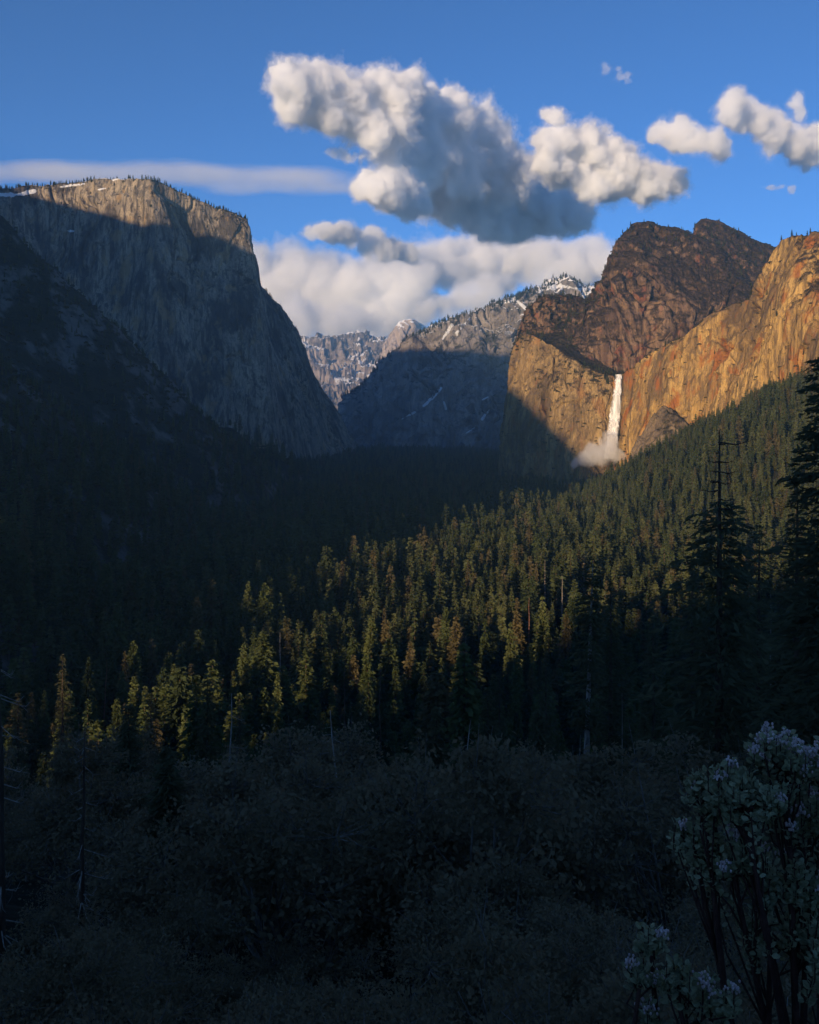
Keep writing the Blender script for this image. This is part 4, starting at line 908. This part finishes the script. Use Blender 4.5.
# ================================================================== flowering bush at the lower right
def build_bush():
    rng = np.random.default_rng(77)
    M_LEAF = leaf_mat('grey_green_leaves', (.25, .24, .125), (.41, .39, .235), trans=.25, rnd=0, pos_scale=9)
    M_STEM = bark_mat('red_brown_stem', (.07, .035, .03), (.12, .06, .045), (20, 20, 8))
    M_FL = leaf_mat('pale_pink_flowers', (.66, .48, .46), (.88, .72, .68), trans=.3, rnd=0, pos_scale=30)
    def bush(tips, root, label, seed):
        r = np.random.default_rng(seed); wood = Soup(); LV, LQ, FLs = [], [], []
        LN = 0
        fork = root + np.array([.1, 0, .7])
        wood.add(*tube([root - [0, 0, .5], (root + fork) / 2 + [.05, 0, 0], fork], [.055, .05, .045], 6))
        for (tip, rad, nt, flw) in tips:
            tip = np.array(tip); mid = (fork + tip) / 2 + r.normal(0, .14, 3)
            wood.add(*tube([fork, mid, tip], [.035, .022, .010], 5))
            for k in range(nt):
                d = r.normal(size=3); d[2] = abs(d[2]) * .8 + .1; d /= np.linalg.norm(d)
                st = tip if r.random() < .6 else mid + (tip - mid) * r.uniform(.3, 1)
                end = tip + d * rad * r.uniform(.45, 1.05) * np.array([1, 1, .85])
                bend = (st + end) / 2 + r.normal(0, .04, 3); up = end + np.array([0, 0, r.uniform(.03, .10)])
                wood.add(*tube([st, bend, end, up], [.007, .005, .0035, .002], 4))
                n = int(r.integers(22, 34))
                for j in range(n):
                    t = .25 + .75 * j / n; p = bend + (end - bend) * min(1, t * 1.2) if t < .8 else end + (up - end) * (t - .8) / .2
                    a = j * 2.4 + r.uniform(-.4, .4); out = np.array([math.cos(a), math.sin(a), r.uniform(.1, 1.1)]); out /= np.linalg.norm(out)
                    L = r.uniform(.026, .046); W = L * r.uniform(.27, .36)
                    s_ = np.cross(out, r.normal(size=3)); s_ /= np.linalg.norm(s_); nn = np.cross(out, s_)
                    b = p + out * .012; pts_ = [b, b + out * L * .25 + s_ * W * .85, b + out * L * .6 + s_ * W, b + out * L * .9 + s_ * W * .5, b + out * L, b + out * L * .9 - s_ * W * .5, b + out * L * .6 - s_ * W, b + out * L * .25 - s_ * W * .85]
                    LV += [q + nn * (.004 if i in (2, 6) else 0) for i, q in enumerate(pts_)]
                    LQ.append([LN + i for i in (0, 1, 2, 7)]); LQ.append([LN + i for i in (7, 2, 3, 6)]); LQ.append([LN + i for i in (6, 3, 4, 5)]); LN += 8
                if r.random() < flw * .75:                       # a drooping cluster of urn flowers
                    fc = Soup(); FLs.append(fc)
                    for j in range(int(r.integers(20, 34))):
                        q = up + r.normal(0, 1, 3) * np.array([.016, .016, .013]) + [0, 0, -.008]
                        fc.add(*tube([q + [0, 0, .007], q + [0, 0, .003], q + [0, 0, -.004], q + [0, 0, -.008]], [.002, .0058, .0052, .003], 6))
        e = empty('flowering_bush', root)
        V, Q, _ = wood.get(); mesh('stems', V - root, Q, M_STEM, e, smooth=True)
        mesh('leaves', np.array(LV) - root, LQ, M_LEAF, e)
        for fc in FLs: V, Q, _ = fc.get(); mesh('flower_cluster', V - root, Q, M_FL, e, smooth=True)
        tag(e, label, 'bush')
    def T(px, py, D, rpx, n, f): return (at(px, py, D), rpx / F * D, n, f)
    x, y = 2.15, 5.2
    bush([T(787, 772, 5.0, 42, 46, .55), T(738, 792, 4.9, 20, 14, .35), T(704, 806, 5.0, 26, 30, .12), T(745, 815, 4.8, 42, 36, .3), T(810, 830, 5.1, 50, 40, .35), T(694, 850, 5.1, 24, 16, .2), T(734, 876, 5.0, 40, 28, .25), T(792, 900, 5.0, 45, 28, .15), T(770, 945, 5.1, 50, 22, .06), T(820, 960, 4.9, 50, 20, .06), T(850, 780, 5.2, 50, 30, .3)],
         np.array([x, y, ground_at(x, y)]), 'tall grey green bush with pale pink flower clusters in the lower right corner', 5)
    x, y = 1.05, 4.6
    bush([T(651, 950, 4.6, 13, 7, .5), T(640, 985, 4.6, 16, 7, .3), T(676, 990, 4.6, 24, 10, .1), T(655, 1025, 4.6, 20, 7, .25), T(708, 1010, 4.6, 30, 10, .1)],
         np.array([x, y, ground_at(x, y)]), 'low sprig of grey green leaves and pale flowers at the bottom edge', 6)
build_bush()
